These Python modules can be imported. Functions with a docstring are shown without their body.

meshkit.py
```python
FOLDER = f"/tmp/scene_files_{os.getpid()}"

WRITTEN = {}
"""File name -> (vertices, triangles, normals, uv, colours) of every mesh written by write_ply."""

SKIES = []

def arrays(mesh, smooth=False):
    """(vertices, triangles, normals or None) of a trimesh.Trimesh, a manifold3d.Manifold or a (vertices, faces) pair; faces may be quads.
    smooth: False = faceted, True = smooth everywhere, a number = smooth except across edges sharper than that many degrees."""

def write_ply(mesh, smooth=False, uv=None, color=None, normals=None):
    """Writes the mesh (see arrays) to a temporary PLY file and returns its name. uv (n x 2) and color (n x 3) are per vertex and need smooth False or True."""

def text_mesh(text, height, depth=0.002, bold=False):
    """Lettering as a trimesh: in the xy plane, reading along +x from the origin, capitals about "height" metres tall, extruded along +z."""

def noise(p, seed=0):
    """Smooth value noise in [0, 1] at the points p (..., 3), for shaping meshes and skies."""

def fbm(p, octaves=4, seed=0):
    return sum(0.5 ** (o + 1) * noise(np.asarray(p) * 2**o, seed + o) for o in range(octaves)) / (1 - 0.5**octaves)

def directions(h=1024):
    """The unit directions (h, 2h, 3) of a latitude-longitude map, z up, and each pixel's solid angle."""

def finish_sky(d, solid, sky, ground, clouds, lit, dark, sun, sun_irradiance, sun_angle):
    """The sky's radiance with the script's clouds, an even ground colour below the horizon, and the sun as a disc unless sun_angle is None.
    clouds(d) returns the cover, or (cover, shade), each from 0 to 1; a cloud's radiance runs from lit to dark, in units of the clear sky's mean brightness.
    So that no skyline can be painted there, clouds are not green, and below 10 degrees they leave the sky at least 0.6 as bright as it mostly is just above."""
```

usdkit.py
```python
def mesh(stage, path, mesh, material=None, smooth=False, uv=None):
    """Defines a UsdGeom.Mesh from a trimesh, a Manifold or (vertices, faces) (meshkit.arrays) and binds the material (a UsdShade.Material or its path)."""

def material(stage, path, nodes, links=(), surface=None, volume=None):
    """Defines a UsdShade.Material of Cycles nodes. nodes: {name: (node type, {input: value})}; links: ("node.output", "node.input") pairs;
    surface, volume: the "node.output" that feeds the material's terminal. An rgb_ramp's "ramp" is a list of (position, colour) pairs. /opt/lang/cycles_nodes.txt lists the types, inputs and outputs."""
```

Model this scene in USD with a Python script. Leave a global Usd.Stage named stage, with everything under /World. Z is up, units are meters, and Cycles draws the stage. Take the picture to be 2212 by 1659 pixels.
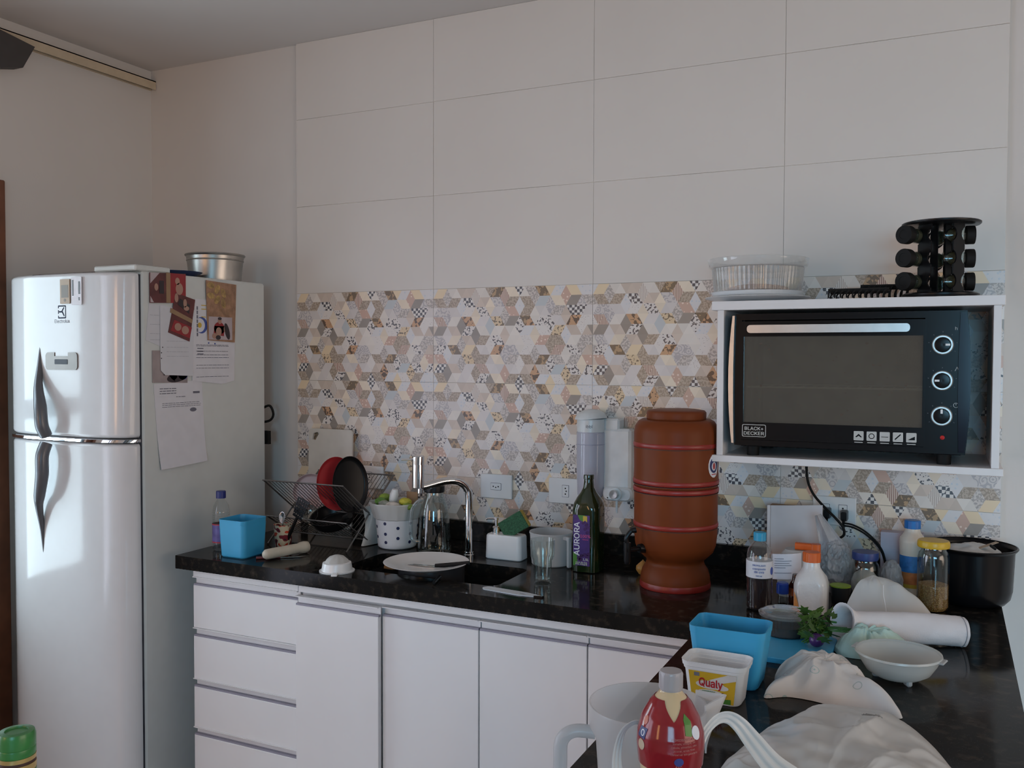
import math, random
import numpy as np, trimesh, usdkit, meshkit
from pxr import Usd, UsdGeom, UsdLux, Gf, Sdf, Vt
from shapely.geometry import Polygon, Point, box as sbox
from trimesh.transformations import rotation_matrix as _rm

stage = Usd.Stage.CreateInMemory()
UsdGeom.SetStageUpAxis(stage, 'Z'); UsdGeom.SetStageMetersPerUnit(stage, 1.0)
UsdGeom.Xform.Define(stage, '/World'); UsdGeom.Scope.Define(stage, '/World/Looks')
rng = np.random.default_rng(7)

# ------------------------------------------------------------------ camera, light, exposure
EYE = np.array([1.0478, -2.7895, 1.5671]); YAW, PITCH, ROLL = -0.44742, -0.03131, 0.00271
cam = UsdGeom.Camera.Define(stage, '/World/camera')
cam.CreateHorizontalApertureAttr(36.0); cam.CreateFocalLengthAttr(36.0 * 1966.5 / 2212)
cam.CreateExposureAttr(0.0); cam.CreateClippingRangeAttr(Gf.Vec2f(0.02, 100))
fwd = np.array([math.sin(YAW) * math.cos(PITCH), math.cos(YAW) * math.cos(PITCH), math.sin(PITCH)])
rt = np.array([math.cos(YAW), -math.sin(YAW), 0.0]); up = np.cross(rt, fwd)
rt, up = math.cos(ROLL) * rt + math.sin(ROLL) * up, -math.sin(ROLL) * rt + math.cos(ROLL) * up
cam.AddTransformOp().Set(Gf.Matrix4d(*rt, 0, *up, 0, *(-fwd), 0, *EYE, 1))

def rect_light(name, loc, rot, w, h, color, power):
    L = UsdLux.RectLight.Define(stage, '/World/' + name)
    L.CreateWidthAttr(w); L.CreateHeightAttr(h); L.CreateColorAttr(Gf.Vec3f(*color)); L.CreateIntensityAttr(power)
    L.AddTranslateOp().Set(Gf.Vec3d(*loc)); L.AddRotateXYZOp().Set(Gf.Vec3f(*rot))
# daylight entering by the glass doors behind the viewer, by the left door and the right window; the small and left windows are added fills
rect_light('daylight_door', (2.6, -11.0, 2.6), (90, 0, 0), 6.0, 3.6, (0.33, 0.72, 1.0), 9.8)
rect_light('warm_fill_small_window', (-1.36, -5.70, 1.55), (90, 0, 0), 0.55, 1.2, (1.0, 0.52, 0.20), 9.2)  # window added for highlights; its orange tint stands in for warm bounced light
rect_light('daylight_window', (4.34, -2.2, 1.35), (90, 0, 90), 2.5, 1.8, (1.0, 0.80, 0.66), 3.2)
rect_light('daylight_left_door', (-2.20, -1.14, 1.10), (90, 0, -90), 0.74, 1.9, (0.74, 0.90, 1.0), 7.0)
rect_light('fill_left_window', (-2.20, -2.85, 1.25), (90, 0, -90), 1.7, 1.9, (0.78, 0.82, 1.0), 4.0)  # unseen window added to spread the left light and soften its reflection
dome = UsdLux.DomeLight.Define(stage, '/World/sky'); dome.CreateColorAttr(Gf.Vec3f(0.75, 0.85, 1.0)); dome.CreateIntensityAttr(0.02)

# ------------------------------------------------------------------ materials
_mats = {}
def L(*c):
    """an sRGB colour (0..255) as linear"""
    c = np.array(c, float) / 255
    return tuple(np.where(c <= 0.04045, c / 12.92, ((c + 0.055) / 1.055) ** 2.4))
def mat(name, color, rough=0.5, metal=0.0, var=0.06, scale=25.0, bump=0.0, bscale=60.0, trans=0.0, transl=0.0, coat=0.0, spec=0.5, tcol=None):
    """principled material with procedural tone variation; trans: share let straight through, transl: share of diffuse transmission"""
    if name in _mats: return _mats[name]
    c = np.array(color)
    n = {'tc': ('texture_coordinate', {}), 'n': ('noise_texture', {'scale': scale, 'detail': 4.0}),
         'r': ('rgb_ramp', {'ramp': [(0.3, tuple(c * (1 - var))), (0.7, tuple(np.minimum(c * (1 + var), 0.95)))]}),
         'p': ('principled_bsdf', {'roughness': rough, 'metallic': metal, 'coat_weight': coat, 'specular_ior_level': spec})}
    l = [('tc.object', 'n.vector'), ('n.fac', 'r.fac'), ('r.color', 'p.base_color')]
    if bump:
        n['n2'] = ('noise_texture', {'scale': bscale, 'detail': 3.0}); n['b'] = ('bump', {'strength': bump, 'distance': 0.004})
        l += [('tc.object', 'n2.vector'), ('n2.fac', 'b.height'), ('b.normal', 'p.normal')]
    out = 'p.BSDF'
    if transl:
        n['tl'] = ('translucent_bsdf', {'color': tuple(c)}); n['m1'] = ('mix_closure', {'fac': transl})
        l += [(out, 'm1.closure1'), ('tl.BSDF', 'm1.closure2')]; out = 'm1.closure'
    if trans:
        n['tr'] = ('transparent_bsdf', {'color': tuple(tcol or (0.97, 0.97, 0.97))}); n['m2'] = ('mix_closure', {'fac': trans})
        l += [(out, 'm2.closure1'), ('tr.BSDF', 'm2.closure2')]; out = 'm2.closure'
    _mats[name] = usdkit.material(stage, '/World/Looks/' + name, n, l, surface=out)
    return _mats[name]
def clear(name, tint=(0.93, 0.95, 0.95), ior=1.5, rough=0.03, milk=0.0, milkcol=(0.8, 0.8, 0.8)):
    """thin clear glass or plastic: see-through, reflecting more at grazing angles, with an optional milky share"""
    if name in _mats: return _mats[name]
    n = {'f': ('layer_weight', {'blend': 0.5}), 'w': ('math', {'math_type': 'power', 'value2': 4.0}), 'k': ('math', {'math_type': 'multiply_add', 'value2': 0.85, 'value3': ((ior - 1) / (ior + 1)) ** 2}),
         't': ('transparent_bsdf', {'color': tint}), 'g': ('glossy_bsdf', {'color': (1, 1, 1), 'roughness': rough}), 'm': ('mix_closure', {})}
    l = [('f.facing', 'w.value1'), ('w.value', 'k.value1'), ('k.value', 'm.fac'), ('t.BSDF', 'm.closure1'), ('g.BSDF', 'm.closure2')]; out = 'm.closure'
    if milk:
        n['d'] = ('diffuse_bsdf', {'color': milkcol}); n['q'] = ('mix_closure', {'fac': milk})
        l += [(out, 'q.closure1'), ('d.BSDF', 'q.closure2')]; out = 'q.closure'
    _mats[name] = usdkit.material(stage, '/World/Looks/' + name, n, l, surface=out)
    return _mats[name]
def vmat(name, rough=0.5, trans=0.0):
    """colour read from the mesh's own "tint" (flat print)"""
    if name in _mats: return _mats[name]
    n = {'a': ('attribute', {'attribute': 'tint'}), 'p': ('principled_bsdf', {'roughness': rough})}
    _mats[name] = usdkit.material(stage, '/World/Looks/' + name, n, [('a.color', 'p.base_color')], surface='p.BSDF')
    return _mats[name]

# ------------------------------------------------------------------ prims
_used = {}
def numbered(parent, name):
    k = (parent, name); i = _used.get(k, -1) + 1; _used[k] = i
    return f'{parent}/{name}' + (f'_{i:03d}' if i else '')
def keys(prim, **kw):
    for k, v in kw.items():
        if v: prim.SetCustomDataByKey(k, v)
def thing(name, label, cat, loc=(0, 0, 0), rz=0.0, group=None, kind=None):
    p = numbered('/World', name); x = UsdGeom.Xform.Define(stage, p)
    x.AddTranslateOp().Set(Gf.Vec3d(*map(float, loc))); x.AddRotateZOp().Set(float(rz))
    keys(x.GetPrim(), label=label, category=cat, group=group, kind=kind)
    return p
def part(parent, name, mesh, m, smooth=30, label=None, kind=None, tint=None, **prim):
    p = numbered(parent, name)
    g = usdkit.mesh(stage, p, mesh, m, smooth=smooth)
    keys(g.GetPrim(), label=label, kind=kind)
    api = UsdGeom.PrimvarsAPI(g)
    if tint is not None:
        api.CreatePrimvar('tint', Sdf.ValueTypeNames.Color3fArray, 'vertex').Set(Vt.Vec3fArray.FromNumpy(np.asarray(tint, np.float32)))
    for k, v in prim.items():
        v = np.asarray(v, np.float32)
        if v.ndim == 2: api.CreatePrimvar(k, Sdf.ValueTypeNames.Color3fArray, 'vertex').Set(Vt.Vec3fArray.FromNumpy(v))
        else: api.CreatePrimvar(k, Sdf.ValueTypeNames.FloatArray, 'vertex').Set(Vt.FloatArray.FromNumpy(v))
    return p
def copy(path, loc, rz=0.0, label=None, group=None):
    src = stage.GetPrimAtPath(path); was = src.GetCustomData()
    p = thing(path.split('/')[-1], label or was['label'], was['category'], loc, rz, group or was.get('group'))
    x = stage.GetPrimAtPath(p); x.GetReferences().AddInternalReference(src.GetPath()); x.SetInstanceable(True)
    return p
def single(name, label, cat, mesh, m, loc=(0, 0, 0), rz=0, group=None, smooth=30, **kw):
    """a thing that is one mesh"""
    p = part('/World', name, mesh, m, smooth, **kw); g = UsdGeom.Xformable(stage.GetPrimAtPath(p))
    g.AddTranslateOp().Set(Gf.Vec3d(*map(float, loc))); g.AddRotateZOp().Set(float(rz))
    keys(g.GetPrim(), label=label, category=cat, group=group)
    return p

# ------------------------------------------------------------------ meshes
cat_ = trimesh.util.concatenate
def box(x0, x1, y0, y1, z0, z1, b=0.0):
    if not b:
        m = trimesh.creation.box((x1 - x0, y1 - y0, z1 - z0)); m.apply_translation(((x0 + x1) / 2, (y0 + y1) / 2, (z0 + z1) / 2)); return m
    c = np.array([(x0 + x1) / 2, (y0 + y1) / 2, (z0 + z1) / 2]); h = np.abs(np.array([x1 - x0, y1 - y0, z1 - z0])) / 2
    b = min(b, h.min() * 0.9); pts = []
    for s in np.ndindex(2, 2, 2):
        s = np.array(s) * 2 - 1
        for k in range(3):
            e = h - b; e[k] = h[k]; pts.append(c + s * e)
    return trimesh.convex.convex_hull(np.array(pts))
def mv(m, x=0, y=0, z=0):
    m = m.copy(); m.apply_translation((x, y, z)); return m
def rot(m, deg, axis=(0, 0, 1), at=(0, 0, 0)):
    m = m.copy(); m.apply_transform(_rm(math.radians(deg), axis, at)); return m
def scl(m, x=1, y=1, z=1):
    m = m.copy(); m.apply_scale((x, y, z)); return m
def rings(R, closed_ends=(True, True), loop=True):
    """rings: (m, n, 3) -> tube-like mesh joined ring to ring"""
    R = np.asarray(R, float); m, n = R.shape[:2]; v = R.reshape(-1, 3); f = []
    J = np.arange(n if loop else n - 1); K = (J + 1) % n
    for i in range(m - 1):
        a, b, c, d = i * n + J, i * n + K, (i + 1) * n + K, (i + 1) * n + J
        f += [np.stack([a, b, c], 1), np.stack([a, c, d], 1)]
    f = np.vstack(f); extra = []
    for end, i, flip in ((closed_ends[0], 0, True), (closed_ends[1], m - 1, False)):
        if end:
            ci = len(v) + len(extra); extra.append(R[i].mean(0))
            t = np.stack([np.full(n, ci), i * n + np.arange(n), i * n + (np.arange(n) + 1) % n], 1)
            f = np.vstack([f, t[:, ::-1] if flip else t])
    if extra: v = np.vstack([v, extra])
    return trimesh.Trimesh(v, f, process=False)
def lathe(prof, n=36, wob=None):
    a = np.arange(n) * 2 * np.pi / n; R = []
    for k, (r, z) in enumerate(prof):
        rr = max(r, 1e-5) * (1 if wob is None else wob(a, k / (len(prof) - 1)))
        R.append(np.stack([rr * np.cos(a), rr * np.sin(a), np.full(n, z)], 1))
    return rings(R)
def shell(prof, t=0.002, n=36, wob=None):
    """open vessel: outer profile from the base's edge upward, wall t thick"""
    inner = [(max(r - t, 0.0), z) for r, z in prof[::-1]]
    inner[-1] = (inner[-1][0], prof[0][1] + t)
    return lathe([(0, prof[0][1])] + list(prof) + inner + [(0, prof[0][1] + t)], n, wob)
def rrect(hx, hy, r, k=5):
    r = min(r, hx * 0.999, hy * 0.999); pts = []
    for q, (sx, sy) in enumerate(((1, 1), (-1, 1), (-1, -1), (1, -1))):
        for i in range(k + 1):
            a = (q + i / k) * np.pi / 2
            pts.append((sx * (hx - r) + r * np.cos(a), sy * (hy - r) + r * np.sin(a)))
    return np.array(pts)
def loft(secs, k=5):
    """secs: (z, half x, half y, corner radius[, dx, dy])"""
    return rings([np.column_stack([rrect(s[1], s[2], s[3], k) + np.array(s[4:6] if len(s) > 4 else (0, 0)), np.full(4 * (k + 1), s[0])]) for s in secs])
def tub(secs, t=0.002, k=5):
    i = [(s[0], s[1] - t, s[2] - t, max(s[3] - t, 0.001)) for s in secs[::-1]]; i[-1] = (secs[0][0] + t,) + i[-1][1:]
    return loft(list(secs) + i, k)
def tube(pts, r, n=8, closed=False):
    p = np.asarray(pts, float); m = len(p); r = np.broadcast_to(np.asarray(r, float), (m,))
    t = np.gradient(p, axis=0) if not closed else np.roll(p, -1, 0) - np.roll(p, 1, 0)
    t /= np.linalg.norm(t, axis=1, keepdims=True) + 1e-12
    u = np.cross(t[0], (0, 0, 1) if abs(t[0][2]) < 0.9 else (1, 0, 0)); u /= np.linalg.norm(u); R = []
    a = np.arange(n) * 2 * np.pi / n
    for i in range(m):
        u = u - t[i] * (u @ t[i]); u /= np.linalg.norm(u); w = np.cross(t[i], u)
        R.append(p[i] + r[i] * (np.cos(a)[:, None] * u + np.sin(a)[:, None] * w))
    if closed: R.append(R[0])
    return rings(R, (not closed, not closed))
def spline(pts, k=8):
    p = np.asarray(pts, float); q = np.vstack([2 * p[0] - p[1], p, 2 * p[-1] - p[-2]]); out = []
    for i in range(1, len(q) - 2):
        for s in np.arange(k) / k:
            a, b, c, d = q[i - 1:i + 3]
            out.append(0.5 * (2 * b + (c - a) * s + (2 * a - 5 * b + 4 * c - d) * s ** 2 + (3 * b - a - 3 * c + d) * s ** 3))
    return np.array(out + [p[-1]])
def prism(poly, d):
    if not hasattr(poly, 'exterior') and not hasattr(poly, 'geoms'): poly = Polygon(poly)
    return cat_([trimesh.creation.extrude_polygon(g, d) for g in getattr(poly, 'geoms', [poly])])
def facing(m, n='-y'):
    """a mesh drawn in the xy plane (x right, y up, +z towards the viewer) turned to stand up and look along n"""
    if n == '-y': T = [[1, 0, 0], [0, 0, -1], [0, 1, 0]]
    elif n == '+x': T = [[0, 0, 1], [1, 0, 0], [0, 1, 0]]
    A = np.eye(4); A[:3, :3] = T; m = m.copy(); m.apply_transform(A); return m
def sheet(G, t=0.001):
    """solid sheet from a grid (m, n, 3)"""
    G = np.asarray(G, float); m, n = G.shape[:2]
    du, dv = np.gradient(G, axis=0), np.gradient(G, axis=1); N = np.cross(du, dv); N /= np.linalg.norm(N, axis=2, keepdims=True) + 1e-12
    v = np.vstack([(G + N * t / 2).reshape(-1, 3), (G - N * t / 2).reshape(-1, 3)]); i = np.arange(m * n).reshape(m, n)
    a, b, c, d = i[:-1, :-1].ravel(), i[1:, :-1].ravel(), i[1:, 1:].ravel(), i[:-1, 1:].ravel()
    f = [np.stack([a, b, c], 1), np.stack([a, c, d], 1)]; o = m * n
    f += [x[:, ::-1] + o for x in f[:2]]
    e = np.concatenate([i[:-1, 0], i[-1, :-1], i[:0:-1, -1], i[0, :0:-1]]); e2 = np.roll(e, -1)
    f += [np.stack([e, e + o, e2 + o], 1), np.stack([e, e2 + o, e2], 1)]
    return trimesh.Trimesh(v, np.vstack(f), process=False)
def text(s, h, d=0.0006, bold=False, center=True, width=None):
    m = meshkit.text_mesh(s, h, d, bold)
    if width: m.apply_scale((width / np.ptp(m.vertices[:, 0]), 1, 1))
    if center: m.apply_translation((-m.bounds[:, 0].mean(), 0, 0))
    return m
def wrap(m, r, phi0=0.0):
    """a mesh in the xy plane bent round a vertical cylinder (or a radius per height): x runs along the arc, y becomes z, +z outward; phi0 is where x = 0 faces (-y is 0)"""
    v = m.vertices.copy(); R = r(v[:, 1]) if callable(r) else r
    a = v[:, 0] / R + phi0; q = R + v[:, 2]
    m = m.copy(); m.vertices = np.column_stack([q * np.sin(a), -q * np.cos(a), v[:, 1]]); return m
def patch(w, h, nx, ny, d=0.0004):
    """a flat panel w x h (centred in x, from y 0 up) fine enough to be bent"""
    g = np.stack(np.meshgrid(np.linspace(-w / 2, w / 2, nx), np.linspace(0, h, ny), indexing='ij') + [np.zeros((nx, ny))], -1)
    return sheet(g, d)
def dense(m, e):
    v, f = trimesh.remesh.subdivide_to_size(m.vertices, m.faces, e, max_iter=8)
    return trimesh.Trimesh(v, f, process=False)
# ------------------------------------------------------------------ materials of the room
M_wall = mat('wall_paint', (0.70, 0.67, 0.645), 0.7, var=0.02, scale=3, bump=0.05, bscale=180)
M_ceil = mat('ceiling_paint', (0.66, 0.64, 0.625), 0.8, var=0.02, scale=3)
M_tile = mat('white_glazed_tile', (0.72, 0.685, 0.65), 0.32, var=0.02, scale=2.5, bump=0.02, bscale=30)
M_grout = mat('grout', (0.58, 0.53, 0.47), 0.9, var=0.55, scale=4)
M_floor = mat('floor_tile', (0.55, 0.50, 0.45), 0.3, var=0.1, scale=4)
M_wood = mat('brown_wood', (0.16, 0.06, 0.03), 0.45, var=0.3, scale=9)
M_white = mat('white_laminate', (0.74, 0.73, 0.74), 0.38, var=0.015, scale=5)
M_shade_band = mat('grey_shade_band', (0.27, 0.26, 0.32), 0.5)  # grey-lilac tone of the painted shade above drawers and doors
M_alu = mat('brushed_aluminium', (0.62, 0.61, 0.60), 0.32, 1.0, var=0.06)
M_steel = mat('stainless_steel', (0.55, 0.55, 0.55), 0.22, 1.0, var=0.05)
M_chrome = mat('chrome', (0.75, 0.76, 0.78), 0.06, 1.0, var=0.01)
M_black = mat('black_plastic', (0.007, 0.007, 0.008), 0.3, var=0.1, spec=.25)
M_blackm = mat('matt_black', (0.008, 0.008, 0.008), 0.6, var=0.2, spec=.2)
M_wplast = mat('white_plastic', (0.76, 0.77, 0.78), 0.3, var=0.015)
M_paper = mat('paper', (0.72, 0.71, 0.75), 0.8, var=0.03)
M_ink = mat('grey_print', (0.16, 0.16, 0.2), 0.7)
M_red = mat('red_plastic', (0.45, 0.03, 0.035), 0.35)
M_print = vmat('flat_print', 0.5)
_n = {'tc': ('texture_coordinate', {}), 'v': ('voronoi_texture', {'scale': 260.0}), 'n': ('noise_texture', {'scale': 45.0, 'detail': 6.0}),
      'r1': ('rgb_ramp', {'ramp': [(0.0, (0.007, 0.007, 0.007)), (0.52, (0.011, 0.010, 0.009)), (0.78, (0.05, 0.04, 0.032))]}),
      'r2': ('rgb_ramp', {'ramp': [(0.05, (0.10, 0.09, 0.075)), (0.16, (0.012, 0.012, 0.012))]}),
      'mx': ('mix_color', {'blend_type': 'lighten', 'fac': 0.6}), 'p': ('principled_bsdf', {'roughness': 0.09, 'specular_ior_level': 0.085})}
M_granite = usdkit.material(stage, '/World/Looks/black_granite', _n, [('tc.object', 'v.vector'), ('tc.object', 'n.vector'), ('n.fac', 'r1.fac'), ('v.distance', 'r2.fac'),
      ('r1.color', 'mx.a'), ('r2.color', 'mx.b'), ('mx.result', 'p.base_color')], surface='p.BSDF')

# ------------------------------------------------------------------ the setting
def struct(name, mesh, m, smooth=False):
    p = part('/World', name, mesh, m, smooth); keys(stage.GetPrimAtPath(p), kind='structure'); return p
XL, XR, YF, ZC = -1.9688, 4.2, -5.5, 2.745
struct('floor', box(XL - .12, XR + .12, YF - .12, .14, -0.1, 0), M_floor)
struct('ceiling', box(XL - .12, XR + .12, YF - .12, .14, ZC, ZC + .12), M_ceil)
wl = thing('wall_left', 'white painted wall left of the refrigerator', 'wall', kind='structure')
for q in ((YF - .12, -3.7, 0, ZC), (-2.0, -1.615, 0, ZC), (-3.7, -2.0, 0, .3), (-3.7, -2.0, 2.2, ZC), (-.67, .14, 0, ZC), (-1.615, -.67, 2.17, ZC)): part(wl, 'wall_panel', box(XL - .12, XL, q[0], q[1], q[2], q[3]), M_wall, False)
wf = thing('wall_front', 'white painted wall behind the viewer with a glass door', 'wall', kind='structure')
for q in ((XL, -1.65, 0, ZC), (-1.07, 1.15, 0, ZC), (4.0, XR, 0, ZC), (1.15, 4.0, 2.27, ZC), (-1.65, -1.07, 0, .92), (-1.65, -1.07, 2.18, ZC)): part(wf, 'wall_panel', box(q[0], q[1], YF - .12, YF, q[2], q[3]), M_wall, False)
d2 = thing('door_2', 'wide glazed doors onto the daylight behind the viewer', 'door', kind='structure')
for q in ((1.15, 1.21, 0, 2.27), (3.94, 4.0, 0, 2.27), (1.21, 3.94, 2.2, 2.27), (2.54, 2.6, 0, 2.2)): part(d2, 'door_frame', box(q[0], q[1], YF - .09, YF - .03, q[2], q[3]), M_alu, False)
w2 = thing('window_2', 'added small window behind the viewer', 'window', kind='structure')
for q in ((-1.65, -1.61, .92, 2.18), (-1.11, -1.07, .92, 2.18), (-1.61, -1.11, .92, .96), (-1.61, -1.11, 2.14, 2.18), (-1.61, -1.11, 1.53, 1.57)): part(w2, 'window_frame', box(q[0], q[1], YF - .09, YF - .03, q[2], q[3]), M_alu, False)
w3 = thing('window_3', 'added wide window in the left wall behind the viewer', 'window', kind='structure')
for q in ((-3.7, -3.65, .3, 2.2), (-2.05, -2.0, .3, 2.2), (-2.88, -2.82, .3, 2.2), (-3.65, -2.05, .3, .35), (-3.65, -2.05, 2.15, 2.2)): part(w3, 'window_frame', box(XL - .09, XL - .03, q[0], q[1], q[2], q[3]), M_alu, False)
wr = thing('wall_right', 'white painted wall far to the right with a wide window', 'wall', kind='structure')
for q in ((YF, -3.5, 0, ZC), (-.9, .14, 0, ZC), (-3.5, -.9, 0, .4), (-3.5, -.9, 2.3, ZC)): part(wr, 'wall_panel', box(XR, XR + .12, q[0], q[1], q[2], q[3]), M_wall, False)
w1 = thing('window_1', 'wide window in the far right wall', 'window', kind='structure')
for q in ((-3.5, -3.45, .4, 2.3), (-.95, -.9, .4, 2.3), (-2.23, -2.17, .4, 2.3), (-3.45, -.95, .4, .45), (-3.45, -.95, 2.25, 2.3)): part(w1, 'window_frame', box(XR + .03, XR + .09, q[0], q[1], q[2], q[3]), M_alu, False)

wb = thing('wall_back', 'white kitchen wall with large white tiles above a patchwork tile band', 'wall', kind='structure')
part(wb, 'painted_wall', box(XL - .12, XR + .12, .012, .13, 0, ZC), M_wall, False)
TX = [-1.2037, -0.6, 0.0, 0.6, 1.1805]; TZ = [1.8, 2.1287, 2.4574, ZC]
part(wb, 'grout', box(TX[0] + .001, TX[-1] - .001, .0022, .012, .8, ZC), M_grout, False)
for r in range(3):
    for c in range(4):
        j = rng.uniform(-.0006, .0006)
        part(wb, 'tile', box(TX[c] + .0005, TX[c + 1] - .0005, j, .011, TZ[r] + .0005, TZ[r + 1] - .0005, .0006), M_tile, False)

# patchwork tiles: 16 x 10 lozenges each, printed; every letter is a print, two letters side by side make a lozenge
PRINT = '''s y y f w w n n n x w w t k k r c c h w f f k k y s s p y y s s s
f t t f t t s h h x n n c m m r t t s t t f b b m c c p d d m f f
g m m m g g s a a c l l c g g f p p s t t w g g m f f n h h h g g
a r r m w w d o o c g g b e e f d d l k o w l l l g g n o o a a a
n d d g n n d l l d w w b w w n w w l s s c a a l e e s n n a n d
w m m g c c f n n d t t a l l n w w w a a c p p t t t s w w f f f
f l l s k k f y y t g g a o o m m m w a a f g g t r r w l l f n n
n p p s g g f e e t t t g c c m f f a t t f k k l f f w f f c p p
c h h d n n f g g t r r g g g p g g a n n o x x l b b e l l c l l
s t t d w w g g a t l l d c c p t t h t t o s s y a a e t t s s s'''.split('\n')
PRINT = [r.split() for r in PRINT]
# letter: ground, ink (both as seen in daylight), pattern number
def W(r, g, b):
    c = np.array(L(r, g, b)) * 2.0
    return tuple(np.minimum(c * .78 + c.mean() * .22 * np.array([1.03, 1, .97]), .9))
PAL = {'w': (W(170, 163, 156), 0, 0), 'c': (W(176, 162, 143), 0, 0), 'y': (W(177, 157, 125), 0, 0), 't': (W(143, 128, 113), W(122, 107, 92), 4), 'n': (W(158, 143, 131), 0, 0),
       'd': (W(114, 106, 99), 0, 0), 'g': (W(163, 157, 155), 0, 0), 'b': (W(143, 149, 153), 0, 0), 'p': (W(156, 125, 110), W(178, 158, 146), 5), 'o': (W(156, 116, 80), W(76, 60, 48), 7),
       'k': (W(92, 76, 58), W(140, 112, 78), 7), 'h': (W(170, 166, 162), W(62, 62, 68), 2), 'l': (W(168, 162, 158), W(66, 64, 68), 1), 'm': (W(158, 152, 150), W(134, 129, 132), 6),
       'f': (W(158, 150, 145), W(130, 122, 118), 4), 'r': (W(172, 155, 142), W(120, 88, 76), 3), 'a': (W(170, 164, 160), W(128, 116, 116), 8), 's': (W(164, 162, 163), W(150, 156, 164), 5), 'e': (W(170, 148, 115), W(92, 78, 62), 1),
       'x': (W(172, 165, 158), W(140, 126, 118), 3)}
_n = {'tc': ('texture_coordinate', {}), 'tint': ('attribute', {'attribute': 'tint'}), 'ink': ('attribute', {'attribute': 'ink'}), 'pat': ('attribute', {'attribute': 'pat'}), 'off': ('attribute', {'attribute': 'shift'}),
      'add': ('vector_math', {'math_type': 'add'}), 'p': ('principled_bsdf', {'roughness': 0.3}), 'mx': ('mix_color', {}),
      'v1': ('noise_texture', {'scale': 115.0, 'detail': 1.0}), 's1': ('math', {'math_type': 'greater_than', 'value2': 0.56}),
      'v2': ('checker_texture', {'scale': 105.0, 'color1': (1, 1, 1), 'color2': (0, 0, 0)}), 'n2': ('noise_texture', {'scale': 200.0}),
      'v3': ('wave_texture', {'scale': 62.0, 'bands_direction': 'x'}), 's3': ('math', {'math_type': 'greater_than', 'value2': 0.5}),
      'v4': ('noise_texture', {'scale': 150.0, 'detail': 3.0}), 's4': ('math', {'math_type': 'greater_than', 'value2': 0.5}),
      'v5': ('voronoi_texture', {'scale': 75.0, 'randomness': 0.4}), 's5': ('math', {'math_type': 'less_than', 'value2': 0.25}),
      'v6': ('voronoi_texture', {'scale': 42.0, 'randomness': 0.6}), 'w6': ('math', {'math_type': 'multiply', 'value2': 22.0}), 'k6': ('math', {'math_type': 'sine'}), 's6': ('math', {'math_type': 'greater_than', 'value2': 0.25}),
      'v7': ('noise_texture', {'scale': 60.0, 'detail': 2.0}), 's7': ('math', {'math_type': 'greater_than', 'value2': 0.53}),
      'v8': ('voronoi_texture', {'scale': 170.0, 'randomness': 0.6}), 's8': ('math', {'math_type': 'less_than', 'value2': 0.2})}
_l = [('tc.object', 'add.vector1'), ('off.vector', 'add.vector2'), ('tint.color', 'mx.a'), ('ink.color', 'mx.b'), ('mx.result', 'p.base_color')]
for k in '12345678': _l.append(('add.vector', f'v{k}.vector'))
_l += [('v1.fac', 's1.value1'), ('v3.fac', 's3.value1'), ('v4.fac', 's4.value1'), ('v5.distance', 's5.value1'), ('v6.distance', 'w6.value1'), ('w6.value', 'k6.value1'), ('k6.value', 's6.value1'), ('v7.fac', 's7.value1'), ('v8.distance', 's8.value1')]
_o = {'1': 's1.value', '2': 'v2.fac', '3': 's3.value', '4': 's4.value', '5': 's5.value', '6': 's6.value', '7': 's7.value', '8': 's8.value'}; last = None
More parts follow.
